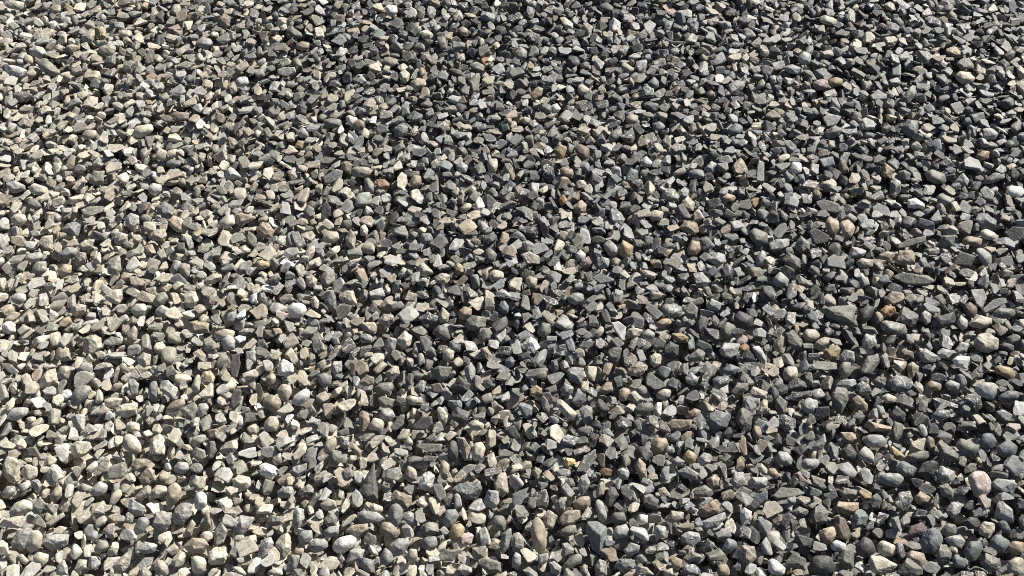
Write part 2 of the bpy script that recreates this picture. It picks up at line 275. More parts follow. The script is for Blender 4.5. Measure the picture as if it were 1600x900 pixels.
CATALOGUE = """
#0 0
600,175 640,162 665,190 665,235 635,252 605,235|ochre|a|rough ochre orange nugget|the ochre nugget
612,320 630,290 690,275 725,290 722,325 690,358 640,355|beige|r|broad smooth beige stone with a domed top
20,8 60,0 140,15 160,45 120,65 60,50 25,30|cream|r|long cream pebble tapering at one end
310,50 340,30 380,35 382,70 350,85 320,80|tan|r|small round tan pebble
680,160 720,135 778,135 780,175 730,185 685,178|bgrey|a|blue grey block with a squared end
230,390 265,365 320,395 375,450 350,478 300,470 250,430|greytan|r|thick greenish grey oblong stone
20,425 50,402 130,420 170,440 150,485 110,485 60,460|lgrey|a|pale grey lump with a bright end
832,820 850,790 945,775 960,810 930,840 870,865 845,855|cream|r|cream oblong pebble with rounded ends|the cream oblong pebble
512,840 540,810 600,812 605,850 570,875 530,870|tan|r|smooth tan oval pebble
1222,265 1260,232 1310,240 1330,270 1300,300 1240,295|lgrey|r|pale grey dome shaped pebble|the pale dome pebble
82,590 110,570 170,578 208,610 170,640 110,632|dgrey|a|charcoal diamond shaped stone
1060,715 1110,695 1185,705 1180,745 1110,755 1065,745|rbrown|a|reddish brown slab with a blunt end
505,230 540,205 590,182 595,240 560,275 520,260|beige|a|beige wedge with a flat top
180,310 220,285 270,300 295,335 250,370 205,350|lgrey|a|light grey block with a bright face
1470,505 1500,478 1545,480 1555,520 1520,548 1480,540|white|r|small white rounded stone
1355,130 1405,80 1440,110 1440,165 1405,185 1365,165|tan|a|tan kite shaped stone with a pointed top
#400 0
805,45 825,28 880,35 885,75 850,108 815,90|white|r|round white pebble|the round white pebble
560,730 590,715 635,740 605,800 570,770|white|r|bright white pebble like a tooth|the white tooth pebble
605,770 640,745 690,765 685,800 650,818 615,800|tan|r|tan pebble with a brown side
130,440 180,418 245,420 250,450 200,478 150,470|pgreen|s|pale green flat diamond stone
895,455 930,432 962,460 960,500 930,518 905,490|cream|a|cream stone with yellow grain
960,520 1010,485 1055,500 1065,530 1020,560 975,550|tan|r|broad tan stone with a brown tint
1325,515 1400,455 1390,570 1345,580|greytan|a|tall grey green triangle stone|the grey green triangle
940,735 985,690 1045,720 1035,750 975,765|green|a|sea green peaked stone|the sea green stone
420,755 470,738 535,748 535,790 480,802 430,785|greytan|r|long olive grey pebble
860,805 905,770 950,785 945,830 905,862 870,850|bgrey|r|blue grey egg shaped pebble
250,830 290,795 332,825 325,860 280,862|lgrey|r|light grey pebble with a glossy top
250,280 285,258 335,268 330,305 290,320 255,300|tan|r|tan rounded stone with a pink tint
185,180 220,165 290,215 285,240 240,235 195,205|greytan|r|long dull grey brown pebble lying askew
1020,205 1060,185 1110,220 1090,245 1040,240|cream|a|small cream block with lit top
1260,185 1290,165 1325,185 1320,215 1285,222|tan|r|little round tan pebble
#800 0
605,150 635,108 680,140 675,180 640,203 610,185|white|a|white speckled stone with dark flecks|the speckled white stone
820,150 860,125 902,150 865,232 835,200|lgrey|s|pale grey stone shaped like a shield
1350,530 1400,500 1460,510 1450,550 1410,600 1365,590|lgrey|a|large pale blotched grey stone|the blotched pale stone
410,535 440,525 485,560 475,595 430,598 410,570|cream|r|cream pebble with a smooth flat top
300,110 330,105 383,150 380,182 335,175|cream|a|pale cream block leaning over
1090,130 1130,110 1168,150 1165,210 1120,190|bgrey|a|tall blue grey wedge
845,520 890,480 920,510 920,545 880,560|bgrey|r|blue grey droplet pebble
110,590 160,540 195,555 185,600 140,630|tan|a|tan stone with a split face
10,330 50,290 95,320 90,365 50,375 15,360|lgrey|r|plump light grey pebble
170,680 200,640 245,660 250,700 190,720|green|a|green grey flat sided stone
245,660 280,645 305,680 285,705 255,700|white|r|half round white pebble
600,860 630,820 690,810 690,845 640,890 605,895|greytan|r|olive grey oval pebble lying aslant
875,775 920,758 958,790 930,820 885,815|bgrey|r|blue grey smooth bean pebble
710,735 740,712 790,725 785,765 745,780 715,760|beige|r|pinkish beige rounded stone
1345,810 1395,770 1442,790 1420,840 1360,850|bgrey|r|cool grey oval pebble
60,745 80,728 112,740 110,770 80,778|cream|r|tiny cream ball pebble
#1200 0
1170,480 1195,445 1250,450 1295,490 1270,520 1210,525|cream|r|large smooth creamy yellow egg pebble|the creamy egg pebble
830,790 870,745 940,755 942,830 890,862 845,830|bgrey|a|blue grey cube shaped stone|the blue grey cube
185,355 225,320 270,340 270,395 215,408 190,385|lgrey|r|pale pitted ball shaped stone
340,735 380,710 460,725 430,775 370,790|lgrey|s|pale grey flat diamond slab
280,515 330,492 378,505 370,550 320,565 285,550|rbrown|r|brown rounded stone with pink tint
380,500 420,482 470,495 460,530 410,542 385,530|ochre|r|mustard brown oblong pebble
1110,305 1165,290 1225,330 1220,368 1165,360 1120,330|ochre|a|golden brown stone with a pale cap
920,315 1000,330 1050,375 1040,412 960,375|greytan|a|long grey brown wedge lying aslant
320,105 360,95 435,120 430,160 370,150 330,135|cream|r|pale yellowish oval stone
975,115 1010,98 1085,125 1075,170 1010,175 975,150|dgrey|a|dark grey block with lit edge
830,620 900,530 935,545 925,590 850,660|greytan|r|long dusty grey tilted pebble
635,600 690,558 740,590 740,625 650,630|lgrey|s|pale grey shell shaped stone
1340,815 1385,798 1440,835 1420,870 1350,875|lgrey|a|pale grey chunk with sloping top
350,830 420,780 465,810 440,850 380,868|greytan|a|grey beige wedge with a flat face
1500,10 1540,0 1555,40 1535,92 1510,70|bgrey|s|upright pale blue grey slab|the upright pale slab
715,235 790,225 815,250 795,285 730,275|beige|a|beige brown block with a straight edge
1175,400 1215,360 1290,375 1275,430 1200,435|greytan|a|grey pebble with a sloping white edge
#0 225
65,465 95,435 155,440 168,480 130,520 85,505|cream|r|bright cream chunky stone|the cream chunk
505,410 560,390 650,388 650,420 570,452 515,445|greytan|s|flat grey beige slab with square ends
780,460 820,430 872,450 870,500 840,545 790,510|lgrey|a|grey mottled stone with a rounded crown|the mottled crown stone
1045,480 1085,445 1130,465 1175,520 1150,560 1090,545 1055,515|otan|a|rough orange tinted pale stone|the orange tinted stone
925,275 950,245 1010,255 1012,295 965,325 930,305|white|r|white rounded stone with grey underside
978,390 1020,358 1090,390 1085,430 1040,470 990,440|bgrey|a|grey cube stone with rounded corners
1368,490 1410,445 1460,440 1470,500 1420,530 1380,530|cream|r|smooth pale cream pebble half in shade
1450,450 1520,428 1600,455 1580,480 1495,505|tan|a|brown tan pointed slab
365,690 420,642 480,650 478,695 410,725 370,722|bgrey|r|blue grey oval stone lying aslant
150,720 175,685 250,675 270,700 230,735 160,742|lgrey|r|light grey lens shaped pebble
230,620 270,575 332,568 332,670 290,665|beige|a|beige block with a triangular face
485,635 530,600 595,592 575,650 520,668|cream|a|cream shell like stone
465,715 490,670 540,685 538,740 500,770 462,755|tan|a|tan rounded block
670,710 745,695 760,790 735,825 670,810|greytan|a|tall olive beige pyramid stone|the olive pyramid
195,790 230,735 290,730 295,790 260,825 205,825|greytan|r|dusty grey egg shaped stone
360,790 395,750 450,755 445,805 400,835 365,820|ochre|r|mustard tan ball stone
1275,850 1330,808 1385,812 1388,845 1330,875 1285,878|cream|a|bright pale stone with a bowed top
1110,770 1140,742 1190,755 1190,830 1150,835 1120,800|beige|r|beige upright pebble
1060,790 1090,725 1135,735 1110,810 1070,815|bgrey|r|grey standing oval pebble
935,570 960,530 1030,530 1045,570 1010,615 955,610|beige|a|rough pinkish beige stone
710,590 740,550 800,565 800,610 760,630 715,620|beige|a|beige stone with a ridge on top
385,540 420,500 470,485 505,510 490,580 420,580|bgrey|a|grey stone striped with white bands|the striped grey stone
180,275 215,245 290,275 305,315 255,325 195,305|cream|r|cream pointed oval stone
35,245 90,225 155,260 160,290 95,310 45,285|lgrey|a|pale grey rough oblong stone
555,200 585,165 655,165 655,240 610,260 560,245|greytan|a|large grey brown stone with dark underside
1035,120 1070,95 1125,105 1130,135 1080,150 1045,140|bgrey|r|small blue grey oval pebble
330,115 375,115 395,175 390,205 340,195|beige|a|upright pale beige rectangular stone
900,640 950,625 975,680 940,705 900,680|tan|a|tan stone with a pitted face
#400 225
0,530 40,485 85,500 118,545 105,580 50,590 10,565|otan|a|rough golden orange stone|the golden orange stone
0,735 30,725 80,740 85,770 35,785 0,775|ochre|r|smooth yellow ochre oval pebble|the ochre oval pebble
750,225 800,218 835,245 830,290 790,275 755,265|rust|a|rust brown cracked stone|the rust brown stone
1445,120 1460,92 1505,90 1512,140 1495,182 1455,185|cream|r|pale yellow barrel shaped pebble|the pale yellow barrel
960,230 985,192 1030,200 1035,250 1000,280 965,265|tan|r|tan rounded disc pebble
1022,600 1035,560 1085,555 1108,590 1100,620 1060,635 1030,622|bgrey|r|perfectly round blue grey pebble|the round blue pebble
415,580 450,545 515,550 522,590 490,620 425,615|beige|r|large beige pebble with smooth top
415,210 500,155 545,170 535,215 470,250 430,250|bgrey|s|blue grey slab with a bright rim|the rimmed blue slab
590,170 620,140 710,145 722,180 670,210 605,195|beige|r|knobbly grey beige oblong stone
1235,770 1260,742 1300,765 1310,800 1280,822 1245,805|ochre|a|ochre topped stone
1450,820 1490,785 1550,800 1550,840 1500,858 1460,850|cream|r|pale cream flat oval stone
555,590 590,530 625,580 615,670 570,650|beige|a|tall beige stone with a sharp point
405,390 440,355 470,400 465,450 430,495 405,460|dgrey|s|dark upright slate with rounded top|the dark upright slate
295,410 320,380 365,405 365,465 325,478 295,450|greytan|a|mottled grey green block
1505,620 1535,548 1582,550 1560,610 1515,668|tan|a|long tan bar stone|the tan bar stone
1120,835 1150,805 1210,820 1215,860 1165,880 1125,865|cream|a|pale cream stone with a bumpy top
885,820 915,768 950,780 945,820 900,845|cream|a|pale yellowish wedge with bright face
400,830 440,790 490,800 495,860 450,898 405,880|greytan|a|large pitted grey stone
310,830 350,815 385,850 370,895 320,890|beige|a|beige cube with worn corners
650,520 680,502 702,540 690,580 655,570|cream|r|light cream pebble with grey underside
1275,400 1310,368 1348,370 1340,400 1290,435|cream|r|narrow cream pebble lit along its top
1430,690 1460,650 1505,690 1495,735 1445,745|greytan|r|grey rough barrel stone
750,500 790,465 808,520 790,565 765,545|slate|s|dark slate leaf
675,250 695,210 740,260 735,310 690,310|greytan|r|grey beige bean shaped pebble
1250,140 1285,110 1325,140 1310,180 1260,170|lgrey|r|pale grey ball pebble
#800 225
370,400 435,348 468,380 455,425 400,438|tan|a|flat tan five sided stone|the five sided tan stone
665,650 690,600 760,640 745,695 700,712 665,690|ochre|r|mustard pear shaped stone|the mustard pear stone
410,780 435,730 480,702 500,745 465,790 420,800|red|a|red crystalline stone|the red crystalline stone
1095,655 1125,602 1175,610 1180,665 1150,698 1105,695|otan|r|peach coloured rounded stone|the peach stone
570,630 610,600 655,640 665,690 620,705 590,680|lgrey|r|grey rounded block with smooth top
1045,520 1090,480 1150,490 1170,540 1140,572 1080,550|tan|a|large tan stone with a flat top
390,20 430,0 485,30 485,90 450,100 400,50|brown|r|big brown boulder like stone|the big brown stone
265,50 300,0 345,20 320,80 290,98|ochre|a|mustard upright stone with a cleft
180,150 225,122 265,150 268,220 225,245 190,215|slate|a|dark blue black slate lump|the blue black lump
298,160 330,142 380,165 385,200 350,210 310,190|tan|r|tan oval pebble with orange tint
800,110 840,75 882,120 870,145 820,140|white|r|white droplet pebble
710,200 740,150 790,170 790,220 750,250 712,235|bgrey|a|mottled grey rounded stone
935,290 1000,275 1048,320 1040,365 970,360 940,330|greytan|a|broad grey brown stone
1060,355 1100,325 1145,370 1140,420 1095,415 1065,385|beige|a|beige white top wedge stone
1285,320 1340,305 1398,330 1390,360 1330,355|otan|r|peach flat pebble with a white back
1375,150 1430,85 1475,170 1450,198 1385,185|tan|a|brown tan arrowhead stone|the arrowhead stone
1200,150 1245,105 1280,120 1270,165 1220,180|lgrey|a|pale grey stone with a hole like pit
1520,200 1540,100 1578,115 1575,230 1530,240|lgrey|s|upright light grey slab
295,340 320,315 348,350 335,375 300,380|orange|a|small orange brown stone|the small orange stone
55,690 110,670 175,705 170,750 90,755|cream|a|cream grey block with a flat top
395,690 425,660 462,690 450,730 410,735|white|r|bright rounded white stone
500,835 555,805 640,845 625,870 560,880|bgrey|s|blue grey slab pointing sideways
530,750 560,702 610,720 605,775 550,790|lgrey|a|pale striped grey stone
85,840 115,825 160,845 150,895 100,898|cream|r|pale cream round pebble
1295,790 1350,745 1390,790 1380,850 1330,868|slate|a|dark stone with a rounded outline
1215,720 1290,675 1340,690 1335,740 1270,755|lgrey|a|pale stone with a curved ridge
1520,720 1565,665 1592,700 1580,750 1530,765|lgrey|r|light grey standing pebble
1480,555 1515,525 1600,560 1600,620 1540,640 1495,600|greytan|r|big dusty grey disc pebble|the dusty disc pebble
1130,810 1190,800 1245,860 1235,898 1150,898|lgrey|a|pale rough stone with a ragged edge
850,440 890,412 948,425 940,470 880,485|beige|r|pinkish grey stone with smooth top
#1200 225
355,490 385,455 440,480 458,545 420,578 375,560|tan|r|tan striped upright pebble|the tan striped pebble
450,490 500,472 545,515 530,570 495,598 460,550|otan|r|smooth pinkish tan stone
790,720 820,665 900,660 920,690 915,745 860,760 800,750|tan|a|broad sandy tan block|the sandy tan block
980,185 1025,158 1105,190 1115,240 1060,252 1000,230|greytan|r|large granular grey oval stone|the granular oval
300,365 345,345 445,375 465,420 430,442 340,420|greytan|s|large grey flat pebble lying aslant
130,150 155,110 210,120 212,175 170,188 135,175|white|r|bright white cube pebble|the white cube pebble
1300,75 1340,40 1385,45 1378,90 1330,105|ochre|r|mustard oval pebble
1485,300 1520,260 1600,270 1600,325 1550,335 1495,315|white|r|large bright white pebble
1325,545 1365,530 1425,560 1420,595 1370,600 1330,580|cream|r|pale cream lens pebble
1480,550 1530,515 1600,520 1600,590 1540,610|dgrey|s|dark grey leaf shaped slab
780,830 850,805 1000,820 1040,850 1000,890 880,875|greytan|s|very long flat grey slab|the very long slab
1065,600 1095,570 1170,568 1170,635 1110,650 1070,635|greytan|a|grey brown block with a square face
1155,760 1195,670 1302,700 1260,770|dgrey|s|flat charcoal four sided slab|the charcoal four sided slab
760,240 790,215 832,240 825,300 795,338 762,310|greytan|a|olive grey ridged stone
1325,290 1360,262 1418,310 1400,355 1350,340|lgrey|s|pale grey diamond with dark centre
170,620 205,572 262,610 260,660 210,688 175,660|greytan|a|large olive grey boulder
5,620 50,592 135,590 135,635 80,665 15,665|lgrey|a|pale greenish block with facets
245,550 290,525 385,575 370,610 290,630|dgrey|s|dark slate with a fine lit edge
30,850 75,798 130,850 120,898 50,898|lgrey|r|pale conical pebble
90,720 125,675 205,720 205,780 150,785 110,760|greytan|a|chunky beige grey stone with a cream patch
1300,660 1335,648 1400,695 1400,750 1360,768 1330,720|lgrey|r|grey white smooth stone
795,640 870,600 990,575 985,610 900,640 820,655|greytan|s|long narrow leaf shaped grey slab
1350,250 1420,180 1480,175 1475,215 1400,250|bgrey|r|grey green smooth stone
700,200 735,115 795,165 770,215|tan|a|brownish grey triangular stone|the brownish triangle
1160,240 1220,182 1262,230 1250,265 1195,258|lgrey|a|pale triangular peak stone
870,350 920,335 980,375 975,405 880,400|white|a|white jagged stone with a dark base
690,690 740,668 795,690 770,735 700,725|tan|a|sandy pyramid with a lit peak
1295,480 1330,430 1430,485 1425,540 1340,535|bgrey|a|large blue grey lump with scratches
505,680 525,640 615,660 590,700 530,710|lgrey|a|light block with a bright roof
550,745 590,712 660,725 655,770 590,775|beige|r|pale beige oval stone
1210,605 1260,575 1340,590 1330,635 1260,640|tan|r|khaki oval pebble
#0 450
815,140 850,98 905,97 918,130 890,165 850,175|cream|r|smooth bright cream oval pebble|the bright cream oval
955,90 985,38 1035,25 1050,65 1010,118 965,120|greytan|r|grey green smooth oval pebble
650,50 690,10 745,5 768,60 740,102 680,85|beige|a|large beige block with a sharp corner
515,310 560,295 640,290 630,355 570,420 515,400|cream|a|large flat pale rectangular stone|the pale rectangle
1145,50 1165,15 1220,15 1242,75 1210,120 1160,125|beige|a|large pitted beige ball stone|the pitted beige ball
10,235 60,205 100,230 98,275 50,290 15,270|white|a|white six sided stone
65,60 100,30 165,35 165,80 120,105 75,85|lgrey|r|light grey rounded oblong stone
440,130 480,98 540,110 540,150 480,178 445,165|beige|a|grey beige block with bright top
1160,225 1210,205 1310,220 1310,285 1230,290 1165,270|tan|a|tan knobbly wide stone|the knobbly tan stone
970,140 1010,105 1060,130 1060,165 1010,180 975,165|lgrey|r|grey rounded lump with smooth face
440,700 470,630 540,605 565,635 540,690 480,742 445,740|green|r|grey green pointed oval stone
240,610 300,510 355,505 360,570 300,620 255,628|cream|a|large pale slanting stone
355,545 375,490 425,485 440,520 425,570 375,578|beige|r|beige cube like pebble
345,430 365,370 430,375 450,450 400,462|tan|a|brown tan block with a flat top
720,770 760,725 860,715 862,790 800,812 725,800|cream|a|large bright layered cream stone|the layered cream stone
650,335 700,302 772,320 760,350 690,362 655,352|lgrey|s|pale lens stone with a bright edge
1250,580 1270,525 1320,515 1345,560 1335,610 1280,612|ochre|a|honey brown pitted stone|the honey brown stone
1195,620 1235,540 1255,560 1245,640 1210,655|cream|r|cream narrow upright pebble
1435,520 1450,420 1495,405 1505,470 1485,560 1440,555|slate|s|large dark slate oval|the dark slate oval
1440,690 1460,632 1510,640 1500,730 1455,770 1440,740|slate|s|dark upright slate blade
45,780 80,750 180,745 170,790 100,832 45,820|lgrey|r|blue grey pointed oval stone with cream top
995,580 1050,575 1125,640 1125,690 1080,705 1000,640|lgrey|a|pale streaky grey wedge stone
925,650 945,590 985,580 988,680 960,708 930,690|bgrey|r|upright light blue grey pebble
800,600 825,565 865,620 865,670 830,685 800,640|bgrey|a|blue grey block with a lit end
855,440 895,402 945,415 940,480 900,500 865,475|beige|a|sandy beige faceted stone
1385,330 1420,290 1475,320 1470,385 1400,392|lgrey|r|striped grey barrel stone
1340,280 1400,255 1470,270 1440,330 1360,330|beige|r|pinkish beige domed stone
650,700 680,685 768,690 740,745 660,750|cream|a|cream flat chip with crisp edges
1120,760 1215,708 1238,750 1210,840 1160,815|greytan|a|grey green faceted wedge
1235,790 1240,725 1290,720 1305,750 1260,810|lgrey|r|smooth grey standing pebble
1035,760 1080,710 1140,690 1160,720 1110,770 1050,780|tan|r|tan flat oval stone lying aslant
445,800 480,785 535,790 535,890 500,898 460,850|lgrey|a|grey square block with a bright front
790,860 830,835 875,850 875,898 785,898|cream|r|plain cream ball pebble
790,290 840,235 860,260 858,320 830,348 795,330|tan|r|tan drop shaped pebble
5,470 60,470 120,520 105,545 60,530|greytan|s|long olive green wedge
#400 450
195,130 230,92 300,100 318,140 290,185 220,188|white|r|round white veined pebble|the veined white pebble
340,70 365,48 395,80 385,130 350,118|pink|a|small rosy pink stone|the rosy pink stone
425,20 480,10 500,50 505,140 470,148 435,100|bgrey|a|upright bluish stone with a pale rim
520,60 560,15 610,20 618,70 635,108 560,95|cream|a|bright cream stone with a sharp tail
1265,140 1300,118 1350,130 1345,170 1295,200 1265,180|otan|r|orange tan smooth pebble|the orange tan pebble
1165,405 1195,378 1240,395 1235,440 1200,465 1165,440|cream|r|bright cream yellow pebble|the cream yellow pebble
1110,270 1140,232 1195,245 1215,320 1180,330 1120,300|greytan|r|grey green heart shaped pebble
1205,340 1235,325 1280,350 1275,395 1240,400 1210,375|bgrey|r|blue grey little ball pebble
130,490 170,442 230,470 238,520 200,558 135,545|white|a|large white stone with a dimpled top|the dimpled white stone
380,545 430,528 475,550 470,600 425,628 390,590|bgrey|r|blue grey heart shaped stone|the blue grey heart
40,700 80,665 140,675 160,720 140,775 80,770 45,745|tan|r|large round tan stone|the large tan ball
220,720 245,670 310,628 340,650 325,695 265,738|white|r|long white cream pebble
130,640 160,600 215,605 225,650 190,715 150,700|beige|r|pinkish grey egg stone
45,845 80,800 120,800 145,840 120,898 45,898|cream|r|cream domed stone
740,620 780,590 850,588 862,620 830,668 770,660|greytan|r|round grey stone with a ring edge
645,580 690,542 740,555 738,600 680,615 645,600|tan|a|tan stone with a lit top
805,540 860,490 900,485 898,540 850,585 815,570|cream|a|broad cream beige faceted stone
640,790 660,765 705,780 712,850 680,898 645,898|otan|a|upright orange cream stone|the upright orange cream stone
700,880 740,810 800,830 795,898|cream|r|smooth cream curved stone
1100,510 1140,485 1225,495 1210,560 1150,590 1115,560|greytan|a|large grey stone with tan stain
1225,620 1270,545 1340,600 1340,645 1250,655|dgrey|a|dark grey triangular stone
1300,500 1340,462 1372,500 1370,570 1330,598 1305,550|lgrey|a|pale grey stone with sharp ridge
1220,780 1260,740 1335,765 1330,830 1285,868 1230,830|dgrey|a|dark grey pitted triangular stone
1325,850 1370,820 1425,850 1420,890 1350,892|cream|r|cream smooth oval with yellow side
1200,700 1290,700 1280,750 1215,760|bgrey|a|blue grey jagged stone
1130,750 1160,740 1200,800 1185,870 1150,860|cream|r|cream olive long upright pebble
980,860 1040,805 1100,800 1105,850 1060,890 1000,890|dgrey|s|dark slate with a pale lit rim
640,215 740,212 758,250 745,290 670,260|tan|a|tan bar with rounded end
760,205 800,160 862,170 865,215 820,245 770,235|beige|a|beige cut block with a sharp ridge
645,300 690,285 740,315 730,345 660,345|bgrey|r|blue grey smooth pebble with bright top
800,340 835,305 880,320 870,380 830,405 800,380|lgrey|a|faceted grey stone with white top
880,320 930,265 978,300 965,360 915,385|cream|a|cream triangle chip
1015,180 1080,150 1138,175 1130,220 1050,230|dgrey|a|layered dark grey stone with white streaks
1135,180 1165,118 1210,160 1200,220 1150,220|beige|a|sandy rough upright stone
1305,220 1360,170 1440,185 1440,240 1370,270 1315,250|greytan|a|broad green grey flat stone
1385,300 1420,250 1478,270 1460,320 1400,350|greytan|a|grey box with a lit roof
460,500 490,455 540,455 540,520 500,550|lgrey|a|mottled grey beige chunk
770,790 790,755 850,755 870,800 830,840 780,825|lgrey|r|pale grey knobbly stone
930,700 960,672 1045,685 1045,720 980,735|cream|r|pale yellow oblong pebble
760,700 790,675 880,710 860,740 780,750|greytan|a|olive cream chunky stone
1520,110 1550,78 1582,115 1575,160 1530,160|bgrey|r|dark bluish rounded stone
840,870 900,790 930,790 920,850 870,898|greytan|s|grey green tilted slab
#800 450
620,215 670,208 715,245 705,330 680,320 640,260|white|s|brilliant white triangular slab|the brilliant white slab
860,430 900,402 935,425 930,480 890,500 865,475|cream|a|pale cream peach rough nugget|the pale peach nugget
70,345 110,302 155,320 178,370 140,415 85,380|white|a|bright white cream stone|the bright white stone
345,60 390,28 445,35 450,75 400,105 355,95|pgreen|r|pale green smooth oval pebble|the pale green oval
160,265 190,215 240,225 243,280 205,312 170,295|greytan|r|grey green round pebble with crescent light
925,125 965,98 1060,115 1068,160 1010,188 935,165|greytan|r|large brownish grey smooth stone
1215,110 1250,65 1310,95 1300,140 1230,140|lgrey|a|beige grey domed block
1070,130 1120,85 1165,130 1155,190 1100,195|greytan|a|blocky grey stone with a ridge
1300,250 1345,212 1400,240 1400,300 1360,322 1305,305|greytan|r|large smooth brownish grey ball|the brownish grey ball
1385,180 1420,145 1510,180 1505,240 1450,262 1395,220|dgrey|r|dark round stone with pale rim
995,285 1060,280 1105,310 1095,345 1040,345 1000,315|ochre|a|mustard flat stone|the mustard flat stone
895,225 940,190 998,190 990,225 930,252 895,245|otan|r|peach tan oval pebble lying flat
710,270 760,245 820,265 790,300 725,315|cream|a|cream yellowish stone
805,290 850,255 895,285 880,322 815,320|lgrey|r|pale grey faceted pebble
870,345 920,300 965,335 940,390 890,395|greytan|a|rough speckled grey stone
945,370 990,332 1045,360 1035,430 1000,440 955,420|dgrey|a|dark rounded grey stone
595,400 625,368 688,370 670,440 645,480 605,450|greytan|a|grey tapering stone with facets
340,520 370,492 450,500 455,560 420,605 360,580|lgrey|a|large pale grey rough lump|the large pale lump
300,640 330,595 385,620 375,665 320,678|bgrey|a|bluish block with white scratches
720,500 770,480 840,480 830,530 790,555 725,535|tan|a|speckled tan brick like stone|the speckled tan brick
835,560 865,532 965,600 965,620 900,645 840,610|green|s|large smooth teal grey half disc|the teal half disc
900,665 945,630 995,635 990,680 940,698 905,695|cream|r|cream rounded pebble with olive tint
665,665 690,622 738,635 740,660 715,705 670,710|otan|r|peach smooth block
725,660 770,640 830,695 780,735|beige|a|pinkish flat chip with a point
760,760 800,720 880,715 885,760 840,795 770,790|greytan|r|brownish grey smooth pebble
880,770 900,712 938,720 935,790 900,812|white|a|whitish upright block
275,710 310,695 360,740 415,790 400,830 350,810|cream|r|long bean shaped beige pebble|the beige bean pebble
420,770 470,730 505,770 500,830 450,850 425,810|lgrey|a|rough grey stone with brown foot
30,745 70,715 130,745 130,800 80,815|bgrey|a|pale blue grey stone with a hollow
110,635 150,605 192,635 190,670 150,680 115,665|ochre|a|brown and yellow crusted stone
545,630 590,585 645,590 640,640 590,665 555,655|tan|a|olive tan faceted stone
965,850 1000,820 1130,820 1125,870 1090,898 1000,890|tan|a|wide tan brown block|the wide tan block
1205,840 1240,780 1300,765 1370,800 1340,870 1260,898|bgrey|a|large rough blue grey stone
1365,650 1410,590 1480,590 1475,640 1400,688|greytan|a|smooth greenish grey triangle stone
1480,650 1510,615 1600,650 1590,695 1520,695|beige|a|pinkish beige wedge stone
1520,760 1570,695 1600,700 1600,790 1540,790|cream|a|creamy white crumbly stone|the crumbly white stone
1400,800 1440,745 1505,800 1495,890 1440,898 1400,850|greytan|a|faceted khaki grey block
1440,720 1480,675 1530,740 1500,785 1450,760|bgrey|a|blue grey angular block
1095,430 1160,378 1210,400 1190,455 1110,465|greytan|a|light grey stone with a saddle top
1295,380 1330,340 1425,345 1430,390 1370,440 1310,420|lgrey|a|large pale crinkled stone
1420,365 1460,345 1485,370 1470,410 1425,400|orange|a|small orange crystalline stone|the orange crystal stone
1530,430 1500,385 1545,360 1595,450 1580,485|lgrey|a|bright grey bent stone
1080,560 1120,525 1165,560 1150,610 1100,600|lgrey|a|light grey stone with white face
1255,590 1290,560 1360,548 1355,600 1290,630|bgrey|r|grey smooth pebble lying flat
1315,510 1360,475 1425,500 1390,545 1330,545|bgrey|r|smooth pale blue grey stone
1095,785 1140,752 1180,765 1165,810 1110,815|tan|r|tan little rounded stone
640,850 680,800 750,830 750,870 700,898 650,898|dgrey|a|dark crinkled stone with fan ridges
#1200 450
700,140 740,108 795,115 802,150 770,180 720,175|orange|a|vivid amber orange crystal stone|the amber crystal
720,70 770,20 850,30 860,80 800,110 745,100|tan|a|brown tan stone with a rusty patch
345,395 430,352 455,385 440,430 385,455 355,430|ochre|a|golden tan cube|the golden tan cube
1415,500 1450,482 1520,500 1548,545 1530,575 1440,530|ochre|r|yellow ochre almond shaped stone|the ochre almond stone
1285,330 1320,285 1380,278 1445,320 1430,385 1350,408 1290,380|cream|a|big rough sandy cream stone|the big sandy stone
1150,450 1180,422 1255,425 1270,470 1240,508 1170,490|white|a|white rough oval stone|the white rough oval
1290,620 1340,588 1420,595 1455,640 1400,698 1320,670|lgrey|r|large flat purplish grey stone|the purplish flat stone
745,590 790,545 860,548 908,590 870,640 800,650 750,620|bgrey|r|large smooth steel grey pebble|the steel grey pebble
585,330 610,285 665,300 682,345 640,385 590,380|lgrey|r|pale bluish white smooth pebble
215,290 240,255 300,260 325,300 290,335 230,330|beige|r|pale domed pinkish pebble
90,530 120,488 180,495 192,550 150,590 100,575|beige|r|smooth pinkish tan egg pebble|the pinkish tan egg
340,135 400,160 545,105 550,210 520,235 440,200 380,170|greytan|a|very large jagged dark stone with pale crest|the jagged crested stone
550,200 570,140 620,108 665,115 640,190 600,228 560,225|slate|r|dark smooth dome pebble with pale rim
815,160 850,115 940,170 942,215 900,245 830,220|greytan|a|large coarse grey stone
700,230 740,202 860,230 870,285 830,300 720,262|greytan|r|long brown grey smooth stone
1020,230 1060,180 1160,150 1178,205 1120,245 1040,250|dgrey|a|large dark fibrous stone|the fibrous dark stone
955,160 980,138 1022,160 1015,215 985,232 960,200|lgrey|a|pale heart shaped stone with dark notch
1180,210 1205,170 1250,205 1248,250 1215,262 1185,240|lgrey|r|grey white top stone
1260,215 1330,170 1402,190 1395,225 1330,255 1265,240|beige|a|pinkish beige chunky wedge
1265,10 1350,5 1368,60 1335,135 1295,100|lgrey|s|large pale grey hanging wedge
1330,140 1400,85 1500,60 1500,95 1420,130 1350,165|bgrey|s|long blue green bar stone
1400,150 1440,125 1540,130 1545,175 1470,192 1405,175|greytan|r|long smooth grey lens pebble
1225,110 1265,88 1308,125 1305,180 1270,185 1235,150|brown|r|brown grey round topped stone
570,510 620,430 690,408 698,470 650,540 585,540|greytan|a|large grey faceted upright stone
440,440 480,385 540,400 545,460 480,480|lgrey|a|light grey rough topped stone
440,500 470,460 520,465 522,530 480,570 450,540|greytan|r|grey drop shaped stone with pink toe
